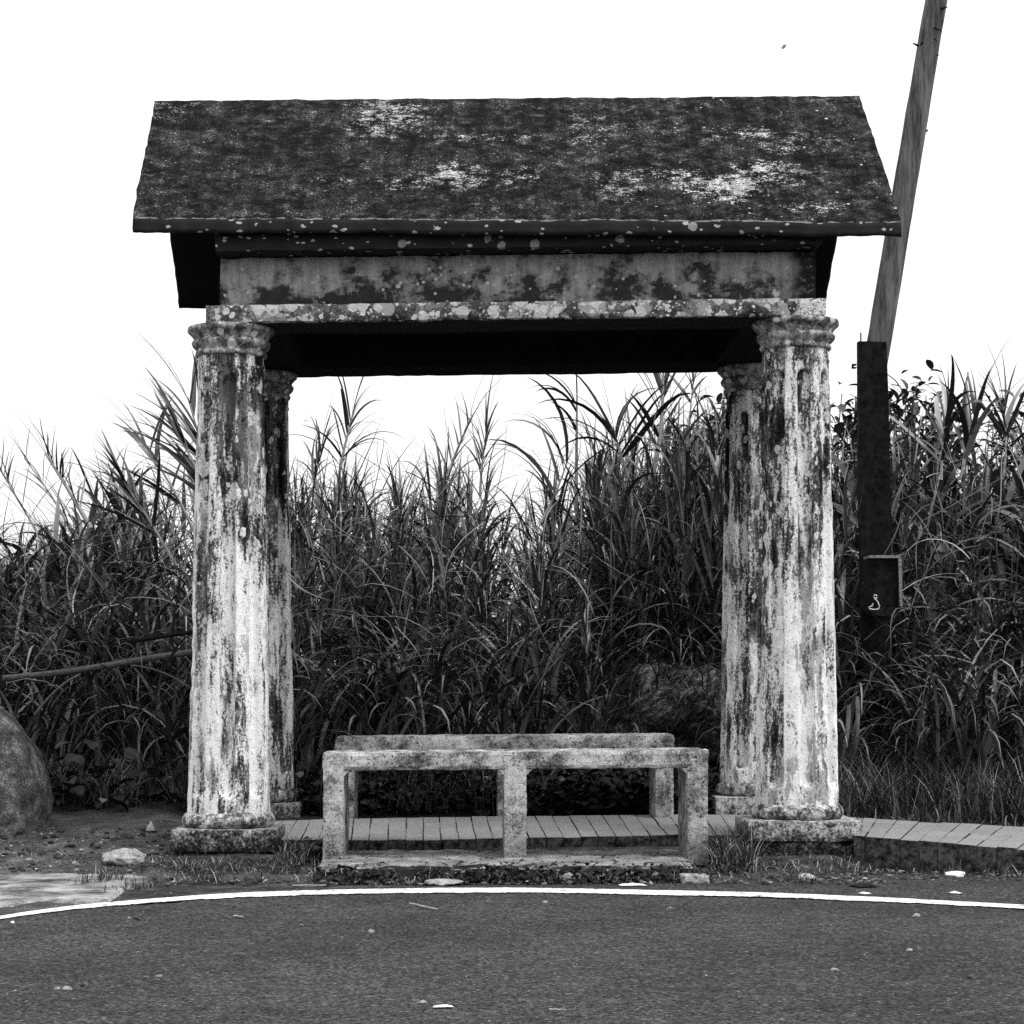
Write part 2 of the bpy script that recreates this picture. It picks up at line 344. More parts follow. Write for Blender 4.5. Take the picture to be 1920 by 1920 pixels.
def mat_rockface():
    b = NB('streaked_rock', .9); p = b.pos(); q = b.v('MULTIPLY', b.warp(p, 12, .04), (1,1,1.2)); f = b.noise(p, 110, 4, .8)
    x, y, z = b.sep(p); u = b.m('ADD', b.m('MULTIPLY', x, .62), b.m('MULTIPLY', z, .0))
    cmb = b.new('ShaderNodeCombineXYZ'); b.set(cmb.inputs[0], b.m('ADD', b.m('MULTIPLY', x, .82), b.m('MULTIPLY', z, .5)))
    b.set(cmb.inputs[1], b.m('MULTIPLY', b.m('SUBTRACT', b.m('MULTIPLY', z, .82), b.m('MULTIPLY', x, .5)), 3.0)); b.set(cmb.inputs[2], y)
    n = b.m('SUBTRACT', b.noise(cmb.outputs[0], 14, 7, .75), b.ss(b.noise(p, 3.2, 4, .6), .60, .42, 0, .14))
    c = b.ramp(b.m('ADD', b.m('MULTIPLY', n, .6), b.m('MULTIPLY', f, .4)), [(.38,.010),(.46,.035),(.52,.12),(.59,.36),(.70,.55)])
    b.bump(b.m('ADD', n, f), .8, .02); return b.done(c)

M = dict(column=mat_column(), plinth=mat_stone_base(), torus=mat_torus(), capital=mat_capital(), arch=mat_architrave(), frieze=mat_frieze(),
         cornice=mat_cornice(), dark=mat_dark(), roof=mat_roof(), bench=mat_bench(), slab=mat_slab(), asphalt=mat_asphalt(), line=mat_line(),
         soil=mat_soil(), pad=mat_pad(), paver=mat_paver(), boulder=mat_boulder(), rock=mat_rockface(),
         cane=mat_leaf('cane_leaf', .010, .19, .08, .38, .5, .3), low=mat_leaf('fine_grass_blade', .012, .13, .10, .6, .25, .24), weed=mat_leaf('weed_leaf', .010, .038, .06, .65, .2, .15),
         shrub=mat_leaf('shrub_leaf', .02, .055, .02, .45, .4), verge=mat_leaf('verge_blade', .015, .075, .2, .7, .2, .3), litter=mat_leaf('dead_leaf', .04, .3, .25, .8, .2, .36),
         wood=mat_plain('weathered_pole_wood', .018, .15, 26, .85, .2, 0, (1,1,.08)), steel=mat_plain('rusted_black_steel', .002, .016, 24, .85, .08), rail=mat_plain('old_galvanised_rail', .035, .11, 40, .7, .4),
         wire=mat_plain('bright_wire', .5, .75, 60, .4, .5), rim=mat_plain('worn_box_edge', .07, .3, 90, .7, .4), paper=mat_plain('white_paper', .7, .88, 30, .8), conc=mat_plain('broken_concrete', .12, .42, 45, .9),
         brick=mat_plain('old_brick', .12, .42, 60, .9), stone=mat_plain('road_pebble', .10, .34, 60, .9), dstone=mat_plain('dark_pebble', .03, .1, 60, .9), twig=mat_plain('dry_twig', .2, .45, 50, .85),
         bird=mat_plain('bird_feathers', .2, .35, 30, .8), rag=mat_plain('dark_rag', .006, .02, 40, .95, .1))

# ------------------------------------------------------------------ ground heights
GY = [-500,8.15,8.45,8.6,8.95,9.3,9.95,10.4,10.9,11.5,12.3,14,18,40,300,900]
GZ = [-.064,-.064,-.060,-.05,-.008,.0,.06,.09,.22,.52,.80,.78,.3,-2,-12,-20]
def sst(x, a, b):
    t = min(1, max(0, (x-a)/(b-a))); return t*t*(3-2*t)
def g0(x, y):
    z = float(np.interp(y, GY, GZ))
    r = sst(x, 1.5, 1.7)
    if r: z = z*(1-r) + r*float(np.interp(y, [-500,8.4,9.1,9.95,10.4,10.9,11.5,12.3,14,18,40,300,900], [-.064,-.064,-.058,.03,.09,.22,.52,.80,.78,.3,-2,-12,-20]))
    l = 1-sst(x, -1.5, -1.25)
    if l: z = z*(1-l) + l*float(np.interp(y, [-500,8.4,8.9,9.6,10.4,10.9,11.5,12.3,14,18,40,300,900], [-.064,-.062,-.050,.05,.14,.24,.52,.72,.7,.3,-2,-12,-20]))
    return z
def g(x, y):
    z = g0(x, y)
    if 8.1 < y < 16 and abs(x) < 8: z += (.010*fbm((x,y,0), 3.5) + .004*fbm((x,y,4), 17))*(.25+.75*sst(y, 8.5, 9))
    return z
def ray_ground(px, py):
    lo, hi = 4.0, 14.0
    f = lambda d: Z(py, d) - g0(X(px, d), d)
    d = lo
    while d < hi and f(d) > 0: d += .01
    return P(px, py, d)
def coords(a): 
    out=[]
    for s, e, st in a: out += list(np.arange(s, e, st))
    return out
gx = [-900,-300,-100,-40,-20,-12,-8]+coords([(-6,-3.2,.2),(-3.2,3.4,.04),(3.4,6,.2)])+[6,8,12,20,40,100,300,900]
gy = [-300,-60,-10,0,5,7]+coords([(7.4,10.6,.035),(10.6,12.6,.08),(12.6,16,.3)])+[16,18,22,30,40,70,150,300,900]
V = [(x, y, g(x,y)) for y in gy for x in gx]; nx = len(gx)
Fq = [(j*nx+i, j*nx+i+1, (j+1)*nx+i+1, (j+1)*nx+i) for j in range(len(gy)-1) for i in range(nx-1)]
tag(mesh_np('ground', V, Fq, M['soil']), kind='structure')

# road with its worn outer edge
RZ = -.055
def road_d(py): return F*(CZ-RZ)/(py-VY)
E = [(-900,1850),(-300,1765),(0,1716),(150,1700),(215,1697),(330,1691),(430,1676),(600,1664),(800,1659),(1000,1657),(1200,1656),(1400,1653),(1550,1646),(1650,1639),(1750,1636),(1920,1644),(2300,1668),(2900,1720)]
ex = [e[0] for e in E]; ey = [e[1] for e in E]
top = []
for px in range(-900, 2901, 6):
    py = float(np.interp(px, ex, ey)); d = road_d(py); x = X(px, d)
    d += .028*fbm((x,d,0), 6)+.016*fbm((x,d,3), 30)
    top.append((x, d))
xs = [-400,-60,-8]; cols = [(xx, 6.0-(0 if xx > -10 else 1)) for xx in xs]+top+[(8,6.6),(60,6),(400,6)]
fr = [0,.008,.03,.08,.2,.4,.7,1]
V = []
for x, d in cols:
    for k, t in enumerate(fr):
        yy = d+(2-d)*t; V.append((x, yy, RZ-(.008 if k==0 else 0)+.0025*fbm((x,yy,0), 1.2)))
    V.append((x, -200, RZ))
m_ = len(fr)+1
Fq = [(i*m_+k, i*m_+k+1, (i+1)*m_+k+1, (i+1)*m_+k) for i in range(len(cols)-1) for k in range(m_-1)]
tag(mesh_np('road', V, Fq, M['asphalt']), kind='structure')
# painted edge line
L = [(-700,1850),(-300,1779),(-100,1740),(0,1722.5),(100,1707),(200,1697),(300,1690),(420,1681),(600,1674.5),(800,1671),(1000,1671),(1200,1674),(1400,1679),(1600,1686),(1750,1693),(1920,1703),(2200,1724),(2600,1760)]
lx = np.array([l[0] for l in L]); ly = np.array([l[1] for l in L]); V = []
pxs = np.arange(-700, 2600, 2.5)
from numpy.polynomial import polynomial as _pl
ys = np.interp(pxs, lx, ly); ker = np.ones(61)/61; ys = np.convolve(np.pad(ys, 30, mode='edge'), ker, 'valid')
for px, py in zip(pxs, ys):
    d0 = road_d(py+4.4); d1 = road_d(py-4.6); x = X(px, (d0+d1)/2)
    step = .012 if (int(px/190) % 2) else 0
    d0 += .020*fbm((x,0,0), 14)+.016*fbm((x,5,0), 50)+step; d1 += .008*fbm((x,9,0), 10)+.006*fbm((x,13,0), 50)
    for t in (0,.5,1): V.append((x, d0+(d1-d0)*t, RZ+.004+.0025*fbm((x,d0,0), 1.2)))
Fq = [(i*3+k, (i+1)*3+k, (i+1)*3+k+1, i*3+k+1) for i in range(len(pxs)-1) for k in (0,1)]
tag(mesh_np('road_edge_line', V, Fq, M['line']), kind='structure')
# pale concrete apron at the left
V = []; pxs = np.arange(-500, 292, 4); 
for px in pxs:
    ty = np.interp(px, [-500,0,60,180,255,280,292], [1616,1627,1629,1635,1639,1646,1652]); by = np.interp(px, [-500,0,40,70,150,200,212,235,292], [1790,1706,1700,1693,1697,1696,1686,1668,1654])
    d1 = road_d(ty)+.07*fbm((px*.01,0,0), 3)+.02*fbm((px*.01,0,5), 20); d0 = road_d(by)+.06*fbm((px*.01,3,0), 3)+.02*fbm((px*.01,7,5), 20)
    for k in range(9):
        d = d0+(d1-d0)*k/8; x = X(px, d); V.append((x, d, RZ+.004+.003*fbm((x,d,1), 5)-(.03 if k in (0,8) or px in (pxs[0], pxs[-1]) else 0)))
Fq = [(i*9+k, (i+1)*9+k, (i+1)*9+k+1, i*9+k+1) for i in range(len(pxs)-1) for k in range(8)]
tag(mesh_np('concrete_pavement', V, Fq, M['pad']), kind='structure')

# ------------------------------------------------------------------ brick walkway
ST = [  # front px, front py, z, back px, back py, z
 (470,1573,.042,505,1539,.095),(650,1575,.044,655,1535,.105),(800,1574,.044,800,1532,.105),(1023,1570,.046,1002,1530,.105),(1270,1565,.055,1240,1527,.105),(1400,1566,.062,1375,1528,.105),(1500,1567,.056,1490,1530,.105),
 (1590,1567,.058,1604,1533,.10),(1603,1567,.082,1620,1534,.10),(1710,1575,.075,1751,1542,.092),(1920,1592,.05,1975,1552,.08),(2300,1628,.0,2390,1580,.05)]
def st_world(s):
    d = F*(CZ-s[2])/(s[1]-VY); e = F*(CZ-s[5])/(s[4]-VY); return P(s[0],s[1],d), P(s[3],s[4],e)
W = [st_world(s) for s in ST]; A = [0]
for (a,_),(b,_) in zip(W, W[1:]): A.append(A[-1]+(b-a).length)
def walk(u):
    f = [np.interp(u, A, [w[0][k] for w in W]) for k in range(3)]; b = [np.interp(u, A, [w[1][k] for w in W]) for k in range(3)]
    return Vector(f), Vector(b)
bm = bmesh.new(); u = 0; base = bmesh.new(); prev = None
while u < A[-1]-.09:
    gap = .0038; w = .078+random.uniform(-.004,.004)
    a0, b0 = walk(u+gap/2); a1, b1 = walk(u+w-gap/2); zj = random.uniform(-.0022,.0022)
    cut = [0, .27+random.uniform(-.02,.02), .52+random.uniform(-.02,.02), .77+random.uniform(-.02,.02), 1]
    for t0, t1 in zip(cut, cut[1:]):
        j0 = Vector((random.uniform(-.002,.002),0,0)); jf = Vector((0,random.uniform(-.006,.006),0)) if t0 == 0 else Vector((0,0,0)); zk = zj+random.uniform(-.001,.001)
        pts = [a0.lerp(b0,t0+.002)+j0+jf, a1.lerp(b1,t0+.002)+j0+jf, a1.lerp(b1,t1-.002)+j0, a0.lerp(b0,t1-.002)+j0]
        tv = [bm.verts.new(q+Vector((0,0,zk))) for q in pts]; lv = [bm.verts.new(Vector((q.x,q.y,q.z-.15))) for q in pts]
        bm.faces.new(tv)
        for i in range(4): bm.faces.new((tv[i], lv[i], lv[(i+1)%4], tv[(i+1)%4]))
    u += w
bmesh.ops.recalc_face_normals(bm, faces=bm.faces)
bmesh.ops.bevel(bm, geom=[e for e in bm.edges if e.calc_length() > .03], offset=.0015, segments=1, affect='EDGES')
wk = bm_obj('walkway', bm, M['paver']); tag(wk, kind='structure')
V = []; 
for i in range(80):
    a, b = walk(A[-1]*i/79); a = a+Vector((0,.012,-.009)); b = b+Vector((0,0,-.009)); V += [a, b, (a.x,a.y,a.z-.14)]
Fq = [q for i in range(79) for q in ((i*3, (i+1)*3, (i+1)*3+1, i*3+1), (i*3+2, (i+1)*3+2, (i+1)*3, i*3))]
tag(mesh_np('walkway_bedding', V, Fq, M['soil']), kind='structure')

# ------------------------------------------------------------------ the stone pavilion
def zt(x): return .0125*(x+1.05)
pav = tag(empty('stone_pavilion', (0.18, 9.85, 0)), 'weathered roadside pavilion with stained gabled slab roof on four fluted columns', 'pavilion')
bpy.context.view_layer.update()
def adopt(o, par):
    o.parent = par; o.matrix_parent_inverse = par.matrix_world.inverted(); return o
PC = Vector((0.18, 9.85, 0))
def child(o, par=pav):
    o.parent = par
    if par is pav: o.location = o.location - PC
    return o
def make_column(cx, cy, zb, r0=.178, r1=.141, ztop=2.125, back=False, up=0, two=False, label=None, lean=0, seed=0):
    # shaft
    nz, na = 200, 352; zs = np.linspace(zb, ztop, nz); an = np.linspace(0, 2*np.pi, na, endpoint=False)
    off = R(-90+seed*3); half = R(12)
    V = np.zeros((nz, na, 3))
    zlo, zhi = zb+.07, ztop-.10
    for i, z in enumerate(zs):
        t = (z-zb)/(ztop-zb); r = r0+(r1-r0)*(t*.82+.18*t*t)
        if ztop-.055 < z < ztop-.045: r += .004
        r *= 1.0
        rel = (an-off+R(22.5)) % R(45) - R(22.5); uu = rel/half; w = r*half
        v = max(0, (zlo+w-z)/w, (z-(zhi-w))/w); d = np.sqrt(uu**2+v*v)
        dep = .036*np.clip(1-d**5, 0, 1)**.6
        for k in range(na):
            a = an[k]; p = (cx+r*math.cos(a), cy+r*math.sin(a), z)
            q = Vector((p[0], p[1], p[2]*.5))
            n = .0022*fbm(p, 12)+.0012*fbm(p, 45, 2)
            loss = max(0, fbm(q+Vector((seed,0,0)), 8)-.42)*.022      # flaked-off render
            rr = r-dep[k]*(1-.35*max(0, fbm(q, 6)))+n-loss
            V[i,k] = (cx+rr*math.cos(a)+lean*t, cy+rr*math.sin(a), z)
    i, k = np.meshgrid(np.arange(nz-1), np.arange(na), indexing='ij')
    Fq = np.stack([i*na+k, i*na+(k+1)%na, (i+1)*na+(k+1)%na, (i+1)*na+k], -1).reshape(-1,4)
    V[...,2] += up
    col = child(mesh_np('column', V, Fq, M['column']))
    # every flute and fillet kept its whitewash differently
    sr = np.random.default_rng(seed*7+1).uniform(-1, 1, 16); rel = (an-off+R(22.5)) % R(360); kf = (rel//R(45)).astype(int) % 8
    ins = np.abs((rel % R(45))-R(22.5)) < half*1.02; st = np.where(ins, sr[kf], sr[8+((an-off) % R(360)//R(45)).astype(int) % 8]*.5+.25)
    at = col.data.attributes.new('wash', 'FLOAT', 'POINT'); at.data.foreach_set('value', np.tile(st, nz).astype(np.float32))
    if label: col['label'] = label
    k = r1/.143; t = ztop
    prof = dense([(.05,t-.004),(.147*k,t-.004),(.153*k,t),(.156*k,t+.008),(.153*k,t+.016),(.149*k,t+.018),(.150*k,t+.024),(.157*k,t+.030),(.168*k,t+.042),(.172*k,t+.054),(.168*k,t+.062),(.160*k,t+.064),
                  (.161*k,t+.070),(.167*k,t+.082),(.178*k,t+.094),(.187*k,t+.101),(.189*k,t+.112),(.186*k,t+.122),(.05,t+.123)], .006)
    V2, F2 = lathe(prof, 110, cx+lean, cy, .0013, up, 15)
    # corners of the abacus are knocked off here and there
    c = mesh_np('capital', V2, F2, M['capital']); c.parent = col; c.location = PC*0
    k = r0/.178; z0 = zb
    prof = dense([(.05,z0+.004),(.172*k,z0+.004),(.182*k,z0-.002),(.192*k,z0-.012),(.199*k,z0-.028),(.198*k,z0-.046),(.188*k,z0-.060),(.176*k,z0-.064),(.05,z0-.066)], .006)
    V2, F2 = lathe(prof, 110, cx, cy, .0022, up, 12)
    c = mesh_np('base', V2, F2, M['torus']); c.parent = col
    bm = bmesh.new(); zp = z0-.064+up; hw = .223*k
    if two:
        grid_box(bm, (cx-hw-.018, cy-hw-.012, zp-.085), (cx+hw+.022, cy+hw, zp), .014, .003, .005, 10)
        grid_box(bm, (cx-hw+.036, cy-hw+.012, zp-.27), (cx+hw-.008, cy+hw-.01, zp-.088), .02, .007, .012, 10)
    else:
        grid_box(bm, (cx-hw, cy-hw, zp-.095), (cx+hw, cy+hw, zp), .014, .003, .0045, 10)
        grid_box(bm, (cx-hw+.02, cy-hw+.012, zp-.25), (cx+hw-.03, cy+hw-.01, zp-.098), .025, .006, .012, 10)
    c = bm_obj('plinth', bm, M['plinth']); c.parent = col
    return col
make_column(-1.044, 9.2, .166, label='front column flaked to white plaster, standing on a low mossy plinth', seed=1, lean=.010)
make_column(1.405, 9.2, .166, up=.036, two=True, label='front column on a double block plinth with a lichen-spotted capital', seed=2, lean=-.006, ztop=2.118)
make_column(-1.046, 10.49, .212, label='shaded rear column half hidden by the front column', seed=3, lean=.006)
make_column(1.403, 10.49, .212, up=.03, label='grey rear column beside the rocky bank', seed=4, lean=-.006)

kw = dict(zt=zt)
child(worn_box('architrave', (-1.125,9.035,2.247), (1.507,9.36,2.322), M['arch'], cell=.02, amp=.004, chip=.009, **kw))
child(worn_box('frieze', (-1.072,9.11,2.324), (1.474,9.34,2.535), M['frieze'], cell=.022, amp=.003, chip=.006, **kw))
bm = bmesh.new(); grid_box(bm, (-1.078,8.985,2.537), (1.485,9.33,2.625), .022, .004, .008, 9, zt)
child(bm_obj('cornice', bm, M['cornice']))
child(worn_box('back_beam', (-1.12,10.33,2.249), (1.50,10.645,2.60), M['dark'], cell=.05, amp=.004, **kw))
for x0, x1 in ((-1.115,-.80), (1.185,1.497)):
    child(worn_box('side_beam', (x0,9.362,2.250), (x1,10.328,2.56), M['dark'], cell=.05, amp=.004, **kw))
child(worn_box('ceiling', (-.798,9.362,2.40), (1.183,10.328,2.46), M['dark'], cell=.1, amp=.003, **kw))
# lumps of old plaster on the right end of the beam
# gable walls
def gable(x0, x1):
    bm = bmesh.new(); sec = [(9.345,2.563),(10.42,2.603),(10.42,2.66),(9.80,3.26),(9.345,2.89)]
    a = [bm.verts.new((x0,y,z+zt(x0))) for y,z in sec]; b = [bm.verts.new((x1,y,z+zt(x1))) for y,z in sec]
    bm.faces.new(a[::-1]); bm.faces.new(b)
    for i in range(5): bm.faces.new((a[i], a[(i+1)%5], b[(i+1)%5], b[i]))
    return child(bm_obj('gable_wall', bm, M['dark']))
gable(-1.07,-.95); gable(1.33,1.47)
# roof: two thick slabs meeting at the ridge
XL, XR = -1.437, 1.79
sec = [(8.93,2.664),(9.782,3.402),(10.665,2.672),(10.655,2.605),(9.782,3.318),(8.935,2.607)]
nseg = [26,26,3,26,26,3]; ring = []
for i in range(6):
    a, b = sec[i], sec[(i+1)%6]
    for j in range(nseg[i]): ring.append((a[0]+(b[0]-a[0])*j/nseg[i], a[1]+(b[1]-a[1])*j/nseg[i], i))
nr = len(ring); nxr = 190; V = []
for i in range(nxr+1):
    t = i/nxr
    for y, z, e in ring:
        xl, xr = np.interp(y, [8.93,9.78,10.66], [-1.418,-1.449,-1.456]), np.interp(y, [8.93,9.78,10.66], [1.803,1.778,1.77])
        x = xl+(xr-xl)*t; p = Vector((x,y,z))
        dz = .0035*fbm(p, 2.5)+.003*fbm(p, 22, 3)
        if i in (0, nxr): x += .006*fbm(p, 20)
        edge = min(abs(y-8.93), abs(y-9.782))
        if edge < .01: dz += .0035*fbm(p+Vector((7,0,0)), 9)-.001
        tilt = (.55*zt(x)-.004)*sst(y, 8.93, 9.5) - .016*t*(1-sst(y, 8.93, 9.5))
        V.append((x, y+(.006*fbm(p, 18) if abs(y-8.93) < .01 else 0), z+dz+tilt))
Fq = [(i*nr+k, i*nr+(k+1)%nr, (i+1)*nr+(k+1)%nr, (i+1)*nr+k) for i in range(nxr) for k in range(nr)]
ro = mesh_np('roof', V, Fq, M['roof'], None, False)
# end faces
me = ro.data; bm = bmesh.new(); bm.from_mesh(me); bm.verts.ensure_lookup_table()
for s in (0, nxr):
    vs = [bm.verts[s*nr+k] for k in range(nr)]
    o0 = 0; n0 = nseg[0]; n1 = nseg[1]
    # front slab end and back slab end, as strips between upper and lower lines
    up = vs[0:n0+n1+1]; lo_ = vs[n0+n1+nseg[2]:n0+n1+nseg[2]+nseg[3]+nseg[4]+1][::-1]
    for k in range(n0+n1):
        q = (up[k], up[k+1], lo_[k+1], lo_[k]); bm.faces.new(q if s else q[::-1])
bmesh.ops.recalc_face_normals(bm, faces=bm.faces)
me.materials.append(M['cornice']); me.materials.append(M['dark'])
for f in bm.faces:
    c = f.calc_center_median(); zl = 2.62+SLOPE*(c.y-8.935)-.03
    if c.y < 8.97 and f.normal.y < -.72: f.material_index = 1  # front fascia painted darker, as it catches less light from above
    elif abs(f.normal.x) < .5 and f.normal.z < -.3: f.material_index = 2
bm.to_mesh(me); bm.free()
child(ro)

# ------------------------------------------------------------------ benches
def bench(name, x0, x1, y0, dep, ztop, zbot, legs, th, label, drop=0):
    root = tag(empty(name, ((x0+x1)/2, y0+dep/2, zbot)), label, 'bench', 'matching concrete benches under the pavilion')
    c = Vector(root.location); tl = lambda x: .012*(x-x0)/(x1-x0)
    def put(o): o.parent = root; o.location = -c; return o
    put(worn_box('seat', (x0,y0,ztop-th), (x1,y0+dep,ztop), M['bench'], cell=.014, amp=.0045, chip=.011, scale=14, zt=tl))
    for a, b in legs:
        zt_ = ztop-th-.001+tl((a+b)/2)
        bm = bmesh.new(); grid_box(bm, (a,y0-.002,zbot), (b,y0+dep+.002,ztop-.014), .016, .0035, .006, 12)
        # haunches where the leg meets the seat
        for s, xx in ((-1, a), (1, b)):
            if xx+s*.03 < x0 or xx+s*.03 > x1: continue
            h = .022; vs = [(xx-s*.003, zt_), (xx+s*h, zt_), (xx-s*.003, zt_-h*1.2)]
            f = [bm.verts.new((p, y0+.006, q)) for p, q in vs]; k = [bm.verts.new((p, y0+dep-.006, q)) for p, q in vs]
            bm.faces.new(f); bm.faces.new(k[::-1])
            for i in range(3): bm.faces.new((f[i], k[i], k[(i+1)%3], f[(i+1)%3]))
        bmesh.ops.recalc_face_normals(bm, faces=bm.faces)
        put(bm_obj('leg', bm, M['bench']))
    return root
bench('concrete_bench', -.608, .972, 8.72, .38, .432, -.03, [(-.606,-.520),(.135,.228),(.884,.970)], .073, 'pitted concrete bench with three legs on the kerbside footing, nearer the road')
bench('concrete_bench', -.633, .948, 9.95, .36, .474, .0, [(-.631,-.545),(.125,.215),(.86,.946)], .075, 'concrete bench behind the brick walkway, its legs deep in weeds')
# footing slab under the front bench
bm = bmesh.new(); grid_box(bm, (-.61,8.40,-.17), (.90,9.22,.0), .018, .008, .022, 7)
for v in bm.verts:
    if v.co.y < 8.5: v.co.y += .06*fbm(v.co*Vector((1,0,0)) if False else Vector((v.co.x,0,0)), 4)+.03*sst(v.co.x, .3, .9)
tag(bm_obj('footing_slab', bm, M['slab']), 'low crumbling concrete slab carrying the front bench, weeds along its edge', 'slab')

# ------------------------------------------------------------------ grasses
def leaf_arrays(base, az, el, Ln, Wd, droop, K=8, fold=.25, curl=None, roll=None, pw=1.5, wide=False):
    base = np.asarray(base, float); N = len(base); t = np.linspace(0,1,K)
    az = np.asarray(az)[:,None]; el = np.asarray(el)[:,None]; droop = np.asarray(droop)[:,None]
    c = np.zeros((N,1)) if curl is None else np.asarray(curl)[:,None]
    e = el-droop*t[None]**pw; a = az+c*t[None]
    D = np.stack([np.cos(e)*np.cos(a), np.cos(e)*np.sin(a), np.sin(e)], -1)
    st = D*(np.asarray(Ln)[:,None,None]/(K-1))
    pos = np.cumsum(st, 1)-st+base[:,None]
    S = np.stack([-np.sin(a), np.cos(a), np.zeros_like(a)], -1); U = np.cross(D, S)
    r = np.zeros((N,1)) if roll is None else np.asarray(roll)[:,None]
    S2 = S*np.cos(r)[...,None]+U*np.sin(r)[...,None]; U2 = np.cross(D, S2)
    w = np.minimum(1, t*4+.4)*(1-t**2.2)**.9+.02
    if wide: w = np.sin(np.pi*np.clip(t*.97+.03,0,1))**.8+.02
    w = np.asarray(Wd)[:,None]*w[None]*.5
    l = pos+S2*w[...,None]+U2*(fold*w)[...,None]; rr = pos-S2*w[...,None]+U2*(fold*w)[...,None]
    V = np.stack([l, pos, rr], 2)          # N,K,3,3
    b = (np.arange(N)*K*3)[:,None,None]; k = np.arange(K-1)[None,:,None]*3; s = np.arange(2)[None,None,:]
    i0 = b+k+s
    Fq = np.stack([i0, i0+1, i0+4, i0+3], -1).reshape(-1,4)
    return V.reshape(-1,3), Fq
U_ = lambda a, b, n=None: rng.uniform(a, b, n)
def cane(acc, base, tip, n, leafL=(.45,.85), leafW=(.02,.038), start=.25, upright=False, r=.009, bend=.04, az0=None, one_side=None, drp=1.0, tuft=3):
    base = np.asarray(base, float); tip = np.asarray(tip, float); h = np.linalg.norm(tip-base)
    T = np.linspace(0,1,9)[:,None]; side = np.array([U_(-1,1), U_(-1,1), 0])*bend*h
    line = lambda t: base+(tip-base)*t+side*np.sin(np.pi*t)*1.0
    acc.tube(line(T), np.linspace(r, r*.45, 9), 5)
    t = np.sort(U_(start, 1, n)); bs = line(t[:,None])
    dirv = (tip-base)/h; la = math.atan2(dirv[1], dirv[0]); lt = math.atan2(math.hypot(dirv[0],dirv[1]), dirv[2])
    a0 = U_(0, 6.28) if az0 is None else az0
    az = a0+np.pi*(np.arange(n)%2)+U_(-.6,.6,n)
    if one_side is not None: az = np.where(U_(0,1,n) < .75, one_side+U_(-.5,.5,n), az)
    el = R(38)+t*R(32)+U_(-.2,.2,n); dr = (U_(1.3,2.6,n)-t*.6)*drp
    Ln = U_(leafL[0], leafL[1], n)*(1.05-.35*t)
    if upright: el = el+R(6); dr = dr*.35
    el = el-np.cos(az-la)*0+np.cos(az-la)*(-lt*.45)
    V, Fq = leaf_arrays(bs, az, el, Ln, U_(leafW[0], leafW[1], n), dr, 9, .3, U_(-.8,.8,n), U_(-.7,.7,n), 1.5+2.2*(U_(0,1,n)<.22)[:,None]); acc.add(V, Fq)
    if tuft:
        az = U_(0,6.28,tuft); el = np.full(tuft, R(90)-lt*1.0)+U_(-.15,.15,tuft)
        az2 = np.where(lt > .12, la+U_(-.4,.4,tuft), az)
        V, Fq = leaf_arrays(np.repeat(line(np.array([[.96]])), tuft, 0), az2, el, U_(.25,.5,tuft), U_(.007,.014,tuft), U_(0,.9,tuft), 8, .3, U_(-.4,.4,tuft)); acc.add(V, Fq)
D0 = 11.15
SKY = [(-300,960),(0,960),(60,985),(130,1000),(200,950),(260,880),(330,850),(380,850),(480,870),(560,880),(620,865),(700,880),(780,885),(830,850),(890,860),(925,930),(950,1030),(975,1000),(1005,920),(1050,870),(1100,830),(1150,790),(1210,755),(1290,735),(1380,740),(1480,790),(1560,800),(1640,800),(1720,800),(1760,800),(1820,805),(1920,800),(2300,800)]
sx = [s[0] for s in SKY]; sy = [s[1] for s in SKY]
def skyl(px): return float(np.interp(px, sx, sy))+38*mn.noise(Vector((px*.017,0,0)))+24*mn.noise(Vector((px*.05,3,0)))
def rockzone(x, d):
    px = VX+x*F/d; return 1120 < px < 1400 and d < 11.75
M['grit'] = mat_leaf('grit', .03, .14, .06, .95, .1, .25)
M['cutleaf'] = mat_plain('cut_leaf', .05, .14, 60, .7)
acc = Acc()
for i in range(980):
    d = 11.25+3.2*U_(0,1)**.9; px = U_(-220,2140); x = X(px, d)
    if rockzone(x, d) or (918 < px < 982 and d > 11.8 and U_(0,1) < .85): continue
    z0 = g0(x, d)-.03; zm = Z(skyl(px)+18, d)
    fr = min(1, .34+.66*(d-11.25)/1.25)*U_(.66,1.02)
    h = (zm-z0)*fr-.2
    if 1570 < px < 1705 and d < D0+.35: h = min(h, Z(1235, d)-z0-.1)
    if h < .25: h = .25
    left = 1-sst(px, 300, 470)
    ln = U_(-.14,.14)-left*U_(.15,.55)
    tip = (x+ln*h, d+U_(-.15,.15)*h, z0+h)
    n = int(5+h*7.5); wf = .54+.5*max(sst(px, 1480, 1650), 1-sst(px, 200, 420)); cane(acc, (x-ln*h*.5,d,z0), tip, int(n*1.25), (.35,.85), (.012*wf,.050*wf), start=.15, upright=(h > 1.3 and U_(0,1) < .35))
for i in range(90):
    px = U_(1120,1420); d = U_(11.78,13.0); x = X(px, d); z0 = g0(x, d)-.03; h = max(.4, (Z(skyl(px)+18, d)-z0)*U_(.5,.95)-.2)
    cane(acc, (x,d,z0), (x+U_(-.1,.1)*h, d+U_(-.1,.1)*h, z0+h), int(9+h*9), (.35,.8), (.01,.03), start=.03)
tag(acc.obj('tall_grass_thicket', M['cane']), 'dense thicket of tall arching cane grass on the bank behind the pavilion', 'grass thicket', kind='stuff')
acc = Acc()
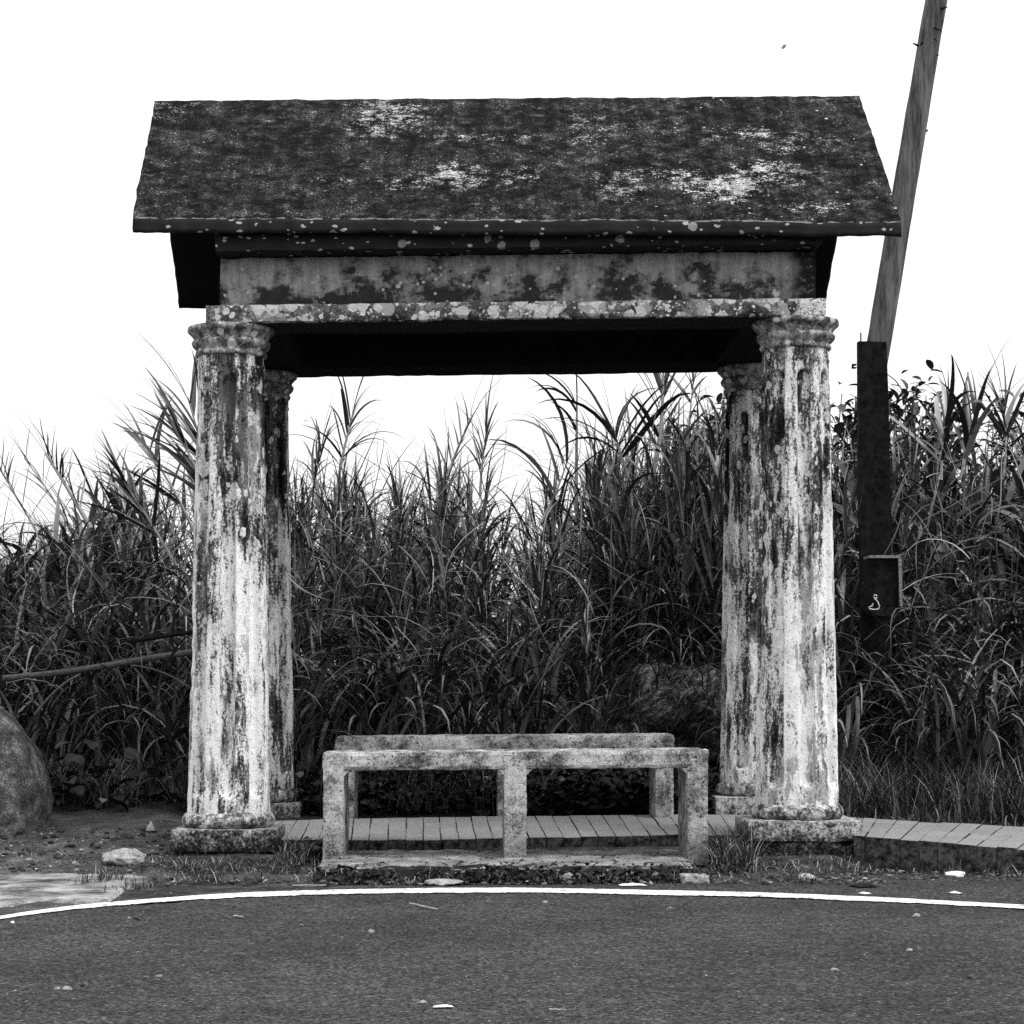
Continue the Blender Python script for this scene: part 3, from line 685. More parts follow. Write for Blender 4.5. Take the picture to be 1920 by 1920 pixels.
# arching clumps along the front of the thicket
for i in range(860):
    px = U_(-150,2070) if i < 560 else (U_(1560,2070) if i < 760 else U_(-100,380)); x0 = X(px, 11); d = 10.75+1.5*U_(0,1); x = X(px, d)
    if rockzone(x, d) or (560 < px < 1330 and d < 10.95) or (1590 < px < 1690 and d < 11.3): continue
    n = rng.integers(7, 14); z0 = g0(x, d)-.02
    bs = np.stack([x+U_(-.06,.06,n), d+U_(-.06,.06,n), np.full(n, z0)], -1); s = U_(.65,1.1)*(1 if px > 1500 or px < 380 else .85)
    V, Fq = leaf_arrays(bs, U_(0,6.28,n), U_(R(62),R(86),n), U_(.5,1.1,n)*s, U_(.008,.036,n), U_(1.2,3.0,n), 10, .3, U_(-.7,.7,n), U_(-.4,.4,n), 1.8); acc.add(V, Fq)
# dry stems and vines hanging through it
n = 2200; px = U_(-100,2020,n); d = U_(11.0,13.2,n); x = (px-VX)/F*d; keep = np.array([not rockzone(a,b) for a,b in zip(x,d)])
z = np.array([g0(a,b)+U_(.05,1)*max(.2,(Z(skyl(c)+40,b)-g0(a,b))) for a,b,c in zip(x,d,px)])
n = int(keep.sum()); V, Fq = leaf_arrays(np.stack([x,d,z],-1)[keep], U_(0,6.28,n), U_(-.6,1.3,n), U_(.25,.8,n), U_(.003,.009,n), U_(-1,2.6,n), 8, .2, U_(-1.5,1.5,n), U_(-.7,.7,n)); acc.add(V, Fq)
tag(acc.obj('arching_grass', M['cane']), 'arching long-bladed grass clumps at the foot of the cane thicket', 'grass', kind='stuff')
# fine grass at the foot of the bank
def blades(n, fx, fd, ln, wd, zf=g0, keep=None, el=(R(50),R(88)), dr=(.6,2.2), K=5):
    px = U_(*fx, n); d = U_(*fd, n); x = (px-VX)/F*d
    ok = np.array([keep is None or keep(a, b, c) for a, b, c in zip(x, d, px)]); x = x[ok]; d = d[ok]; n = len(x)
    z = np.array([zf(a, b) for a, b in zip(x, d)])
    return leaf_arrays(np.stack([x,d,z-.01],-1), U_(0,6.28,n), U_(el[0],el[1],n), U_(*ln,n), U_(*wd,n), U_(*dr,n), K, .2, U_(-.8,.8,n))
acc = Acc()
hole = lambda x, d, px: not rockzone(x, d) and mn.noise(Vector((x*3, d*3, 2)))*1.0+.45 > random.random()*.9
acc.add(*blades(9000, (1540,2000), (10.15,11.3), (.12,.42), (.003,.008), keep=hole))
acc.add(*blades(9000, (540,1360), (10.35,11.5), (.10,.40), (.003,.007), keep=hole))
acc.add(*blades(5000, (-60,400), (10.25,11.3), (.10,.35), (.003,.008), keep=hole))
acc.add(*blades(2500, (1060,1400), (10.4,11.2), (.04,.14), (.003,.006)))
acc.add(*blades(1500, (1100,1380), (10.5,11.7), (.05,.16), (.003,.007), keep=lambda x,d,px: mn.noise(Vector((x*4,d*4,9)))>-.1))
acc.add(*blades(1500, (1560,2000), (10.0,10.3), (.04,.12), (.004,.009), keep=hole))
# tufts rooted over the top of the outcrop
n = 520; px = U_(1130,1370,n); x = (px-VX)/F*11.1; bs = np.stack([x, U_(10.85,11.3,n), .52+.17*np.sqrt(np.clip(1-((px-1290)/140)**2,0,1))+U_(-.2,.10,n)], -1)
acc.add(*leaf_arrays(bs, U_(R(180),R(360),n), U_(.2,1.3,n), U_(.12,.4,n), U_(.003,.010,n), U_(.8,2.6,n), 7, .2, U_(-.8,.8,n)))
tag(acc.obj('fine_grass', M['low']), 'fine wispy grass tangled along the back edge of the walkway', 'grass', kind='stuff')
# verge grass by the road, round the plinths and the footing
acc = Acc()
def vk(x, d, px):
    nz = mn.noise(Vector((x*5, d*5, 1)))
    q = .06*mn.noise(Vector((x*7,0,4))); near_l = abs(x+1.06) < .40+q and 8.58-q < d < 8.86; near_r = abs(x-1.38) < .40+q and 8.55-q < d < 8.85
    front = -.66 < x < 1.0 and 8.22 < d < 8.40
    walkc = d > 8.85 and x > 1.6
    if walkc: return False
    pr = .9 if (near_l or near_r or front) else (.14 if 280 < px < 1600 and d < 8.95 else .03)
    return random.random() < pr*(.6+nz)
acc.add(*blades(14000, (250,1660), (8.22,9.0), (.025,.085), (.0015,.0045), keep=vk, el=(R(5),R(70)), dr=(.2,2.2)))
acc.add(*blades(4500, (300,560), (8.55,8.86), (.02,.075), (.0015,.0045), keep=vk, el=(R(5),R(75)), dr=(.5,2.6)))
acc.add(*blades(4500, (1330,1660), (8.45,8.85), (.02,.07), (.0015,.0045), keep=vk, el=(R(5),R(70)), dr=(.5,2.6)))
acc.add(*blades(2600, (585,1330), (8.2,8.42), (.03,.10), (.0015,.004), el=(R(10),R(80)), dr=(.5,2.4)))
acc.add(*blades(900, (1330,1420), (8.6,9.05), (.08,.2), (.002,.005), el=(R(25),R(88))))
acc.add(*blades(700, (525,610), (8.7,9.2), (.04,.12), (.002,.005), el=(R(25),R(88))))
for cx, cy, n, s in [(205,1655,90,.10),(165,1660,30,.08),(395,1655,60,.09),(250,1672,80,.06),(470,1660,40,.06),(1500,1655,60,.06),(60,1605,60,.05),(150,1615,80,.05),(330,1655,50,.06)]:
    p = ray_ground(cx, cy); bs = np.stack([p.x+rng.normal(0,.035,n), p.y+rng.normal(0,.06,n), np.full(n, max(p.z, RZ+.0))],-1)
    acc.add(*leaf_arrays(bs, U_(0,6.28,n), U_(R(25),R(85),n), U_(.4,1,n)*s, U_(.002,.005,n), U_(.2,1.5,n), 5, .2))
acc.add(*blades(500, (1640,2000), (8.4,8.75), (.03,.1), (.002,.005), keep=lambda x,d,px: abs(d-(8.9-(px-1605)*.00115)) < .1, zf=lambda x,d: -.055))
tag(acc.obj('verge_grass', M['verge']), 'short scrubby grass along the road verge and round the plinths', 'grass', kind='stuff')
# broad leaved weeds
acc = Acc()
def weeds(n, fx, fd, zr, size, keep=None):
    px = U_(*fx,n); d = U_(*fd,n); x = (px-VX)/F*d; z = np.array([g0(a,b) for a,b in zip(x,d)])+U_(*zr,n)*U_(.2,1,n)
    ok = np.array([keep is None or keep(a,b) for a,b in zip(x,d)]); x=x[ok]; d=d[ok]; z=z[ok]; n=len(x); L=U_(*size,n)
    acc.add(*leaf_arrays(np.stack([x,d,z],-1), U_(0,6.28,n), U_(-.3,.9,n), L, L*U_(.5,.8,n), U_(.3,1.4,n), 5, .3, None, U_(-.6,.6,n), 1.2, True))
weeds(1500, (560,1340), (10.3,10.75), (.0,.22), (.03,.075))
weeds(500, (1020,1250), (10.28,10.5), (.05,.26), (.04,.085))
weeds(2000, (590,1330), (8.20,8.43), (.0,.075), (.010,.036), lambda x,d: mn.noise(Vector((x*6,d*3,5))) > -.35)
weeds(120, (575,612), (8.75,9.1), (.0,.08), (.02,.05))
weeds(160, (-20,330), (10.1,10.6), (.0,.3), (.04,.12))
tag(acc.obj('broadleaf_weeds', M['weed']), 'low broad-leaved weeds crowding behind the rear bench and along the slab', 'weeds', kind='stuff')
# dead leaves and grit lying on the ground
acc = Acc()
def flat_litter(n, fx, fd, size, zf, keep=None):
    px = U_(*fx,n); d = U_(*fd,n); x=(px-VX)/F*d
    ok = np.array([keep is None or keep(a,b,c) for a,b,c in zip(x,d,px)]); x=x[ok]; d=d[ok]; n=len(x); L=U_(*size,n)
    z = np.array([zf(a,b) for a,b in zip(x,d)])
    acc.add(*leaf_arrays(np.stack([x,d,z+.004],-1), U_(0,6.28,n), U_(-.05,.35,n), L, L*U_(.25,.7,n), U_(.1,.8,n), 4, .3, None, U_(-.3,.3,n), 1.2, True))
flat_litter(900, (280,1660), (8.2,8.75), (.006,.028), lambda x,d: max(g0(x,d), RZ), lambda x,d,px: mn.noise(Vector((x*7,d*7,3))) > -.05)
flat_litter(150, (620,1290), (8.7,9.15), (.005,.016), lambda x,d: .002)
flat_litter(260, (1640,2000), (8.3,8.75), (.006,.03), lambda x,d: RZ, lambda x,d,px: abs(d-(8.86-(px-1605)*.00115)) < .12)
flat_litter(220, (-40,300), (8.8,9.7), (.006,.025), g0)
flat_litter(160, (560,1900), (10.0,10.2), (.01,.04), g0)
flat_litter(170, (-40,1960), (4.9,8.1), (.003,.010), lambda x,d: RZ)
gb = bmesh.new(); bmesh.ops.create_icosphere(gb, subdivisions=1, radius=1); gv = np.array([v.co[:] for v in gb.verts]); gf = np.array([[v.index for v in f.verts] for f in gb.faces]); gb.free()
GV=[]; GFc=[]; cnt=0
def gravel(n, fx, fd, size, zf, keep=None):
    global cnt
    for i in range(n):
        px = U_(*fx); d = U_(*fd); x = (px-VX)/F*d
        if keep and not keep(x, d, px): continue
        r = U_(0,1)**3.5*(size[1]-size[0])+size[0]; V = gv*(1+U_(-.4,.4,(12,1)))*np.array([r*U_(.7,1.4), r*U_(.7,1.4), r*U_(.4,.8)]); a = U_(0,6.28)
        V = V @ np.array([[math.cos(a),-math.sin(a),0],[math.sin(a),math.cos(a),0],[0,0,1]])
        GV.append(V+np.array([x, d, zf(x,d)+r*.3])); GFc.append(gf+cnt); cnt += 12
gravel(1500, (280,1680), (8.12,8.6), (.003,.014), lambda x,d: max(g0(x,d), RZ), lambda x,d,px: mn.noise(Vector((x*6,d*9,8))) > .0-.4*(d < 8.3))
gravel(700, (-60,330), (8.6,9.7), (.003,.016), g0)
gravel(500, (1620,2000), (8.25,8.8), (.003,.013), lambda x,d: RZ, lambda x,d,px: d > 8.45-(px-1605)*.001)
gravel(260, (-40,1960), (4.8,8.1), (.0015,.0045), lambda x,d: RZ)
gravel(300, (600,1300), (8.45,9.15), (.002,.007), lambda x,d: .001)
tag(mesh_np('gravel', np.concatenate(GV), np.concatenate(GFc), M['grit'], None, False), 'loose grit and small stones along the road edge and soil', 'gravel', kind='stuff')
tag(acc.obj('leaf_litter', M['litter']), 'dead leaf scraps and grit strewn along the verge and over the asphalt', 'leaf litter', kind='stuff')

# ------------------------------------------------------------------ single canes that stand out of the thicket
def reed(base, tip, label, **k):
    a = Acc(); n = k.pop('n', 14); cane(a, base, tip, n, **k)
    o = a.obj('cane_grass', M['cane']); tag(o, label, 'cane grass', 'tall canes standing out of the thicket'); return o
LFT = R(180)
def rp(b, t, d, label, **k): reed(P(b[0],b[1],d), P(t[0],t[1],d+k.pop('dy',0)), label, **k)
rp((440,960),(352,745),11.3,'feathery cane plume leaning out highest beside the top of the front left column', n=24, upright=True, leafL=(.45,.8), leafW=(.02,.034), start=.2, one_side=R(165))
rp((440,1010),(345,830),11.2,'second cane plume below the highest one, its leaves fanning out left of the column', n=24, upright=True, leafL=(.45,.75), leafW=(.02,.034), start=.2, one_side=R(168))
rp((370,1010),(262,820),11.6,'curving cane with a long whip leaf, left of the plumes by the column', n=12, upright=True, leafL=(.35,.6), one_side=LFT)
rp((330,1060),(230,900),11.3,'bushy cane with many short stiff leaves bristling upward left of the column', n=30, upright=True, leafL=(.3,.6), leafW=(.02,.034), one_side=R(170))
rp((170,990),(85,850),12.4,'thick bare-stemmed cane leaning left against the sky', n=18, upright=True, leafL=(.2,.45), leafW=(.006,.016), r=.016)
rp((140,1010),(45,858),12.8,'thin cane bent left behind the thick bare-stemmed one', n=18, upright=True, leafL=(.2,.45), leafW=(.006,.016), r=.009)
rp((90,1030),(0,880),12.6,'thin short-leaved stalk leaning left at the photo\'s left edge', n=16, upright=True, leafL=(.2,.4), leafW=(.006,.016), r=.009)
rp((628,960),(662,775),12.8,'tall lone cane with drooping leaves combed to its right, under the beam', n=20, leafL=(.35,.6), leafW=(.010,.020), one_side=0, start=.35, r=.013)
rp((585,930),(603,845),12.6,'short dark cane with paired drooping leaves beside the rear left column', n=16, leafL=(.3,.55), leafW=(.010,.02))
rp((830,930),(882,788),12.9,'slanting cane ending in a thick dark spike, left of the gap in the thicket', n=16, upright=True, leafL=(.2,.4), leafW=(.006,.016), r=.012)
rp((900,930),(912,815),12.7,'feathery cane with spread thin top leaves right of the dark spike', n=20, upright=True, leafL=(.25,.45), leafW=(.007,.016))
rp((1080,960),(1082,742),12.3,'snapped cane stalk standing straight with one bent leaf at its tip', n=6, leafL=(.3,.5), r=.013, one_side=LFT, bend=.0, tuft=1, start=.5)
rp((1015,980),(1062,870),12.2,'arching cane with long leaves hanging over the gap in the thicket', n=10, leafL=(.6,.9), one_side=R(185))
rp((1222,900),(1243,705),12.4,'thickest cane cluster reaching up to the beam near the right columns', n=15, leafL=(.4,.7), r=.018, upright=True)
rp((1180,900),(1150,800),12.2,'cane with pale folded leaves just left of the thickest cluster', n=12, leafL=(.5,.8))
rp((1290,880),(1300,715),13.2,'slender straight cane between the thickest cluster and the rear right column', n=7, leafL=(.2,.4), r=.008, upright=True)
rp((1765,900),(1778,775),11.8,'broad-leaved cane standing nearest to the steel post on its right', n=13, leafL=(.5,.8), leafW=(.024,.04))
rp((1800,900),(1830,770),12.0,'cane leaning right with upright sword leaves near the right edge', n=12, leafL=(.4,.8), upright=True, leafW=(.02,.036))
rp((1880,900),(1882,775),12.6,'bristly cane top spraying thin leaves at the photo\'s right edge', n=16, leafL=(.3,.55), upright=True)
# cut stubs and broad single leaves by the right column
def sword(px, py, px2, py2, d, w, label):
    a = P(px,py,d); b = P(px2,py2,d); v = b-a; t = np.linspace(0,1,9)
    pts = np.array([a+v*s for s in t]); pts[:,1] -= .06*np.sin(np.pi*t); ww = w*np.minimum(1,.35+t*1.6)*np.where(t > .97, .75, 1)*.5
    V = np.stack([pts+np.array([[1,0,0]])*ww[:,None]+np.array([[0,.008,0]]), pts, pts-np.array([[1,0,0]])*ww[:,None]+np.array([[0,.008,0]])], 1).reshape(-1,3)
    Fq = [(i*3+k, i*3+k+1, i*3+k+4, i*3+k+3) for i in range(8) for k in (0,1)]
    tag(mesh_np('grass_leaf', V, Fq, M['cutleaf']), label, 'leaf', 'cut pale leaves beside the right column')
sword(1577,1435,1592,1322,10.5,.022,'shorter of two pale cut leaves right of the front right column')
sword(1600,1425,1608,1306,10.55,.02,'taller of two pale cut leaves right of the front right column')

# leafy shrubs behind the thicket
def shrub(cx, cy, d, rx, rz, n, label):
    root = tag(empty('leafy_shrub', (X(cx,d), d, g0(X(cx,d), d))), label, 'shrub', 'broad-leaved shrubs behind the thicket'); c = Vector(root.location)
    a = Acc(); b = Acc(); ctr = P(cx, cy, d); tips = []
    for k in range(11):
        e = Vector((ctr.x+random.uniform(-rx,rx), d+random.uniform(-.3,.3), ctr.z+random.uniform(-rz*.4,rz)))
        q = [Vector((c.x+random.uniform(-.05,.05), d, c.z)), c.lerp(e,.5)+Vector((random.uniform(-.1,.1),0,.15)), e]
        pts = [((1-t)**2)*q[0]+2*t*(1-t)*q[1]+t*t*q[2] for t in np.linspace(0,1,9)]; b.tube(np.array(pts), np.linspace(.014,.003,9), 5); tips += pts[5:]
    tips = np.array(tips); base = tips[rng.integers(0,len(tips),n)]+rng.normal(0,.07,(n,3)); L = U_(.05,.12,n)
    a.add(*leaf_arrays(base, U_(0,6.28,n), U_(-.9,.5,n), L, L*U_(.38,.55,n), U_(.3,1.1,n), 5, .35, None, U_(-.5,.5,n), 1.2, True))
    for o in (b.obj('branches', M['twig_dark']), a.obj('foliage', M['shrub'])): o.parent = root; o.location = -c
M['twig_dark'] = mat_plain('dark_twig', .015, .05, 50, .85)
shrub(1335,800,13.6,.22,.20,420,'dark leafy shrub seen just left of the rear right column')
shrub(1585,775,13.6,.16,.15,300,'small leafy shrub top between the right column and the steel post')
shrub(1705,800,13.4,.22,.22,480,'broad-leaved shrub showing curled leaves right of the steel post')
shrub(1850,800,13.9,.25,.14,360,'leafy shrub in gaps between canes at the far right')

# ------------------------------------------------------------------ rocks and fence
o = rock_obj('boulder', P(-28,1488,9.75), (.30,.34,.39), M['boulder'], 2, 6, .11); o.rotation_euler = (0, R(-7), 0)
tag(o, 'big rounded speckled boulder at the left edge beside the grass', 'boulder')
o = rock_obj('rock_outcrop', P(1276,1352,11.2), (.40,.34,.29), M['rock'], 5, 6, .3)
tag(o, 'weathered pale-streaked rock outcrop in the bank behind the benches', 'rock')
fen = tag(empty('iron_railing', P(180,1250,10.7)), 'broken iron railing with wire rings tangled in grass left of the pavilion', 'railing'); fc = Vector(fen.location)
def fput(o): o.parent = fen; o.location = -fc
a = Acc(); pts = np.array([P(5+355*t, 1272-46*t+3*math.sin(t*5), 10.72+.1*t) for t in np.linspace(0,1,24)]); a.tube(pts, .0155, 8); fput(a.obj('rail', M['rail']))
a = Acc(); pts = np.array([P(225+150*t, 1205-22*t, 10.75) for t in np.linspace(0,1,12)]); a.tube(pts, .012, 6); fput(a.obj('rail', M['steel']))
for cx, cy, r in ((25,1247,15),(79,1241,15),(131,1236,16),(236,1221,15)):
    a = Acc(); d = 10.60; th = np.linspace(0, 2*np.pi*.985, 30); a.tube(np.array([P(cx+r*math.cos(t), cy+r*math.sin(t), d) for t in th]), .0028, 5); fput(a.obj('ring', M['rail']))
a = Acc(); a.tube(np.array([P(65+(150-65)*t, 1340+(1265-1340)*t-10*math.sin(3.1*t), 10.5) for t in np.linspace(0,1,12)]), .006, 5); fput(a.obj('rod', M['rail']))
a = Acc(); a.tube(np.array([P(245+112*t, 1248+38*t*t+4*t, 10.6) for t in np.linspace(0,1,12)]), .0045, 5); fput(a.obj('rod', M['rail']))

# ------------------------------------------------------------------ leaning pole in its steel post
D = 11.15
pole = tag(empty('utility_pole', (X(1640,D), D, g0(X(1640,D), D))), 'leaning weathered wooden pole bolted into a black steel channel post', 'utility pole'); pc = Vector(pole.location)
def pput(o): o.parent = pole; o.location = -pc; return o
a = Acc(); T = np.linspace(0,1,40)
pts = np.array([P(1625.5+(1800-1625.5)*t, 775+(-265-775)*t, D+.115) for t in T]); rad = np.interp(T, [0,1], [.066,.055])
V, Fq = tube_arr(pts, rad, 20)
V = np.array([Vector(v)+Vector((.003*fbm(v, 6),.003*fbm(v, 9),0)) for v in V]); a.add(V, Fq); pput(a.obj('wooden_pole', M['wood']))
def spike(px, py, qx, qy, w=.006):
    a = Acc(); a.tube(np.array([P(px,py,D+.05), P((px+qx)/2,(py+qy)/2,D+.03), P(qx,qy,D+.01)]), [w,w*.9,w*.5], 6); pput(a.obj('bolt', M['steel']))
spike(1764,17,1776,13); spike(1751,52,1765,58); spike(1722,86,1712,81); spike(1727,84,1730,78); spike(1752,72,1757,78,.004); spike(1757,103,1760,104,.004); spike(1737,246,1740,243,.005)
def qbox(bm, pts_front, depth):   # a polygon in photo coordinates at depth D given real thickness
    f = [bm.verts.new(P(x,y,D)) for x,y in pts_front]; k = [bm.verts.new(P(x,y,D)+Vector((0,depth,0))) for x,y in pts_front]; n = len(f)
    bm.faces.new(f); bm.faces.new(k[::-1])
    for i in range(n): bm.faces.new((f[i], k[i], k[(i+1)%n], f[(i+1)%n]))
bm = bmesh.new(); qbox(bm, [(1606,643),(1631,643),(1634,760),(1639,1320),(1615,1320),(1607,900)], .05)
for v in bm.verts: v.co.y -= .055
qbox(bm, [(1632,640),(1662,641),(1666,740),(1672,1000),(1671,1320),(1640,1320),(1635,760)], .04); bmesh.ops.recalc_face_normals(bm, faces=bm.faces); pput(bm_obj('steel_post', bm, M['steel']))
a = Acc(); a.tube(np.array([P(1614,646,D-.03), P(1614,635,D-.03), P(1614,624,D-.03)]), .004, 6); pput(a.obj('bolt', M['steel']))
bm = bmesh.new()
for q in ([(1599,682),(1606,682),(1606,684.5),(1599,684.5)], [(1599,688),(1606,688),(1606,690),(1599,690)], [(1598.5,682),(1601,682),(1601,690),(1598.5,690)]): qbox(bm, q, .03)
pput(bm_obj('bracket', bm, M['steel']))
a = Acc(); a.tube(np.array([P(1641,850,D-.02), P(1643,848,D-.045)]), .012, 6); pput(a.obj('bolt', M['rail']))
# box with bright worn rim, open underneath
def pbox(pts, y0, y1, name, mat, par):
    bm = bmesh.new(); f = [bm.verts.new(P(x,y,D)+Vector((0,y0,0))) for x,y in pts]; k = [bm.verts.new(P(x,y,D)+Vector((0,y1,0))) for x,y in pts]; n = len(f)
    bm.faces.new(f); bm.faces.new(k[::-1])
    for i in range(n): bm.faces.new((f[i], k[i], k[(i+1)%n], f[(i+1)%n]))
    bmesh.ops.recalc_face_normals(bm, faces=bm.faces); o = bm_obj(name, bm, mat); 
    o.parent = par; o.location = -pc if par is pole else (0,0,0); return o
bx = pbox([(1612,1052),(1668,1052),(1668,1140),(1612,1140)], -.20, -.055, 'junction_box', M['steel'], pole)
pbox([(1615,1046.5),(1673,1046.5),(1673,1051.5),(1615,1051.5)], -.225, -.055, 'rim', M['rim'], bx)
pbox([(1668.5,1052),(1674,1052),(1676,1140),(1671,1140)], -.225, -.055, 'rim', M['rim'], bx)
pbox([(1610.5,1052),(1612,1052),(1612,1140),(1610.5,1140)], -.225, -.055, 'rim', M['steel'], bx)
pbox([(1611,1140.5)]+[(1643+32*math.cos(t), 1141+17*math.sin(t)) for t in np.linspace(R(175),R(5),14)]+[(1675,1140.5)], -.205, -.06, 'dark_opening', M['rag'], bx)  # solid black shape painted in as the shade of the open bottom
a = Acc(); w = [(1637,1131),(1635,1136),(1629,1139),(1631,1142),(1640,1143),(1647,1142),(1649,1137),(1646,1129),(1641,1123),(1638,1119),(1640,1115),(1644,1117),(1644,1121),(1639,1123)]
w = [((1-t)*np.array(w[i])+t*np.array(w[i+1])) for i in range(len(w)-1) for t in (0,.5)]+[np.array(w[-1])]
a.tube(np.array([P(x,y,D-.22) for x,y in w]), .0034, 6); o = a.obj('wire', M['wire']); o.parent = bx

# ------------------------------------------------------------------ litter, stones and small things
def on_road(px, py): return P(px, py, road_d(py))
def scrap(name, p, w, dpt, rot, label, cat, mat='paper', h=.012, group=None):
    n = 7; V = []
    for j in range(n):
        for i in range(n):
            u, v = i/(n-1)-.5, j/(n-1)-.5; q = Vector((u*w*(1+.25*fbm((u*2,v*2,rot), 3)), v*dpt*(1+.3*fbm((v*3,u,rot), 3)), 0))
            V.append((q.x*math.cos(rot)-q.y*math.sin(rot)+p.x, q.x*math.sin(rot)+q.y*math.cos(rot)+p.y, p.z+.003+h*(.35+.65*abs(fbm((u*1.6+rot,v*1.6+w*90,rot*2), 1.2))+.12*fbm((u*6,v*6,rot), 1.5))*(1-3.8*max(abs(u),abs(v))**2)+.001))
    Fq = [(j*n+i, j*n+i+1, (j+1)*n+i+1, (j+1)*n+i) for j in range(n-1) for i in range(n-1)]
    o = mesh_np(name, V, Fq, M[mat], None, False); md = o.modifiers.new('thickness', 'SOLIDIFY'); md.thickness = .0015
    tag(o, label, cat, group)
GP = 'paper scraps along the kerb'
scrap('paper_scrap', on_road(1660,1627), .05, .05, .5, 'thin flat paper strip close to the right plinth corner', 'litter', h=.012, group=GP)
scrap('paper_scrap', on_road(1186,1661), .10, .05, 0.1, 'flat white paper strip at the verge edge near the white line', 'litter', h=.012, group=GP)
scrap('paper_scrap', on_road(1622,1677), .035, .04, .4, 'small flat white scrap just beyond the white line at right', 'litter', h=.008, group=GP)
scrap('paper_scrap', on_road(1791,1676), .03, .04, .9, 'tiny white scrap beside the white line below the kerb', 'litter', h=.008, group=GP)
scrap('paper_scrap', P(1197,1581,F*(CZ-.0)/(1581-VY)), .055, .09, .5, 'white card lying on the slab beneath the front bench', 'litter', h=.006, group=GP)
scrap('paper_scrap', on_road(831,1890), .045, .02, .1, 'white scrap lying on the open asphalt in the foreground', 'litter', h=.006, group=GP)
scrap('paper_scrap', ray_ground(282,1560), .04, .03, .7, 'pointed pale leaf standing in the soil left of the plinth', 'leaf', mat='litter', h=.06)
scrap('dark_rag', on_road(1620,1663), .085, .09, .2, 'black rag lying on asphalt in front of the right plinth', 'rag', mat='rag', h=.02)
scrap('dead_leaf', on_road(1512,1649), .045, .08, 1.1, 'curled pale dead leaf in front of the right plinth', 'leaf', mat='litter', h=.045)
def stone(name, p, s, label, mat, seed, cat, group=None, amp=.35, rot=0, sub=3, flat=False):
    o = rock_obj(name, p+Vector((0,0,s[2]*.55)), s, M[mat], seed, sub, amp, rot=rot, sharp=1.1)
    if flat:
        for po in o.data.polygons: po.use_smooth = False
    tag(o, label, cat, group)
stone('concrete_chunk', ray_ground(232,1618), (.09,.12,.035), 'jagged pale concrete chunk on the soil left of the front column', 'conc', 4, 'rubble', sub=4)
stone('concrete_chunk', on_road(828,1657), (.07,.10,.012), 'flat pale mortar fragment lying by the white line', 'conc', 6, 'rubble')
stone('concrete_chunk', on_road(1066,1653), (.024,.03,.022), 'whitish lump of stone at the weedy edge below the bench middle', 'conc', 9, 'rubble')
stone('concrete_chunk', ray_ground(1628,1617), (.055,.06,.024), 'flat pale stone wedged between the right plinth and kerb', 'conc', 12, 'rubble')
p = on_road(1304,1657); o = worn_box('broken_brick', (-.052,-.05,0), (.052,.05,.032), M['brick'], cell=.008, amp=.003, chip=.006, scale=30); o.location = p+Vector((0,.05,0)); o.rotation_euler = (0,0,R(4)); tag(o, 'broken pale brick lying at the road edge below the bench', 'brick')
p = ray_ground(1296,1632); o = worn_box('broken_brick', (-.02,-.03,0), (.02,.03,.018), M['brick'], cell=.008, amp=.003, chip=.006, scale=30); o.location = p; o.rotation_euler = (0,R(6),R(14)); tag(o, 'smaller brick bit above the broken brick, beside the bench leg', 'brick')
stone('paper_scrap', on_road(1724,1632), (.042,.05,.026), 'biggest crumpled white paper ball lying against the kerb', 'paper', 21, 'litter', GP, .55, .2, 2, True)
stone('paper_scrap', on_road(1790,1643), (.036,.05,.014), 'crushed white paper scrap by the kerb, right of the crumpled ball', 'paper', 27, 'litter', GP, .5, .9, 2, True)
GS = 'pebbles on the asphalt'
for px, py, s, mt, lb in [(107,1856,.007,'stone','smallest of three pebbles grouped on the near asphalt at left'),(127,1857,.0105,'stone','middle and brightest of three pebbles on the near asphalt'),(158,1851,.0115,'dstone','darkest pebble of the three at near left'),
        (256,1725,.012,'dstone','dark pebble on asphalt below the left end of the white line'),(242,1723,.006,'stone','tiny pale pebble beside the dark pebble under the line'),(24,1731,.006,'paper','white chip just under the line at the left edge'),
        (695,1749,.010,'stone','pale-topped pebble on asphalt below the bench left end'),(298,1833,.0075,'stone','pale pebble alone in the lower left asphalt'),(792,1882,.0075,'stone','grey pebble left of the white foreground scrap'),
        (1257,1706,.010,'stone','pale flat chip under the white line below the bench right leg'),(1718,1720,.011,'stone','pale chip under the white line at right'),(1705,1784,.008,'stone','pale pebble in the right middle of the asphalt'),
        (1565,1822,.009,'stone','pale pebble on the right foreground asphalt'),(1022,1693,.008,'stone','chip just under the white line below the bench centre'),(565,1736,.006,'stone','bright speck-sized pebble left of centre'),(1823,1834,.009,'dstone','dark pebble in the lower right asphalt')]:
    stone('pebble', on_road(px,py), (s*1.15,s*1.2,s*.7), lb, mt, px*.01, 'pebble', GS, .5, px*.1, 2, True)
def stick(px, py, qx, qy, r, label):
    a = Acc(); A_, B_ = on_road(px,py), on_road(qx,qy); T = np.linspace(0,1,10)
    pts = np.array([A_.lerp(B_,t)+Vector((.006*fbm((t*3,px,0),1),.02*fbm((t*2,px,3),1),.004+r)) for t in T]); a.tube(pts, r, 5); tag(a.obj('twig', M['twig']), label, 'twig', 'dry twigs on the ground')
stick(768,1698,822,1709,.0032,'dry forked twig on asphalt below the white line')
stick(548,1663,612,1663,.0025,'thin straight straw along the verge below the left column')
stick(438,1721,457,1723,.0028,'short straw lying on the asphalt left of centre')
stick(1030,1897,1062,1899,.002,'pale straw in the foreground near the bottom edge')
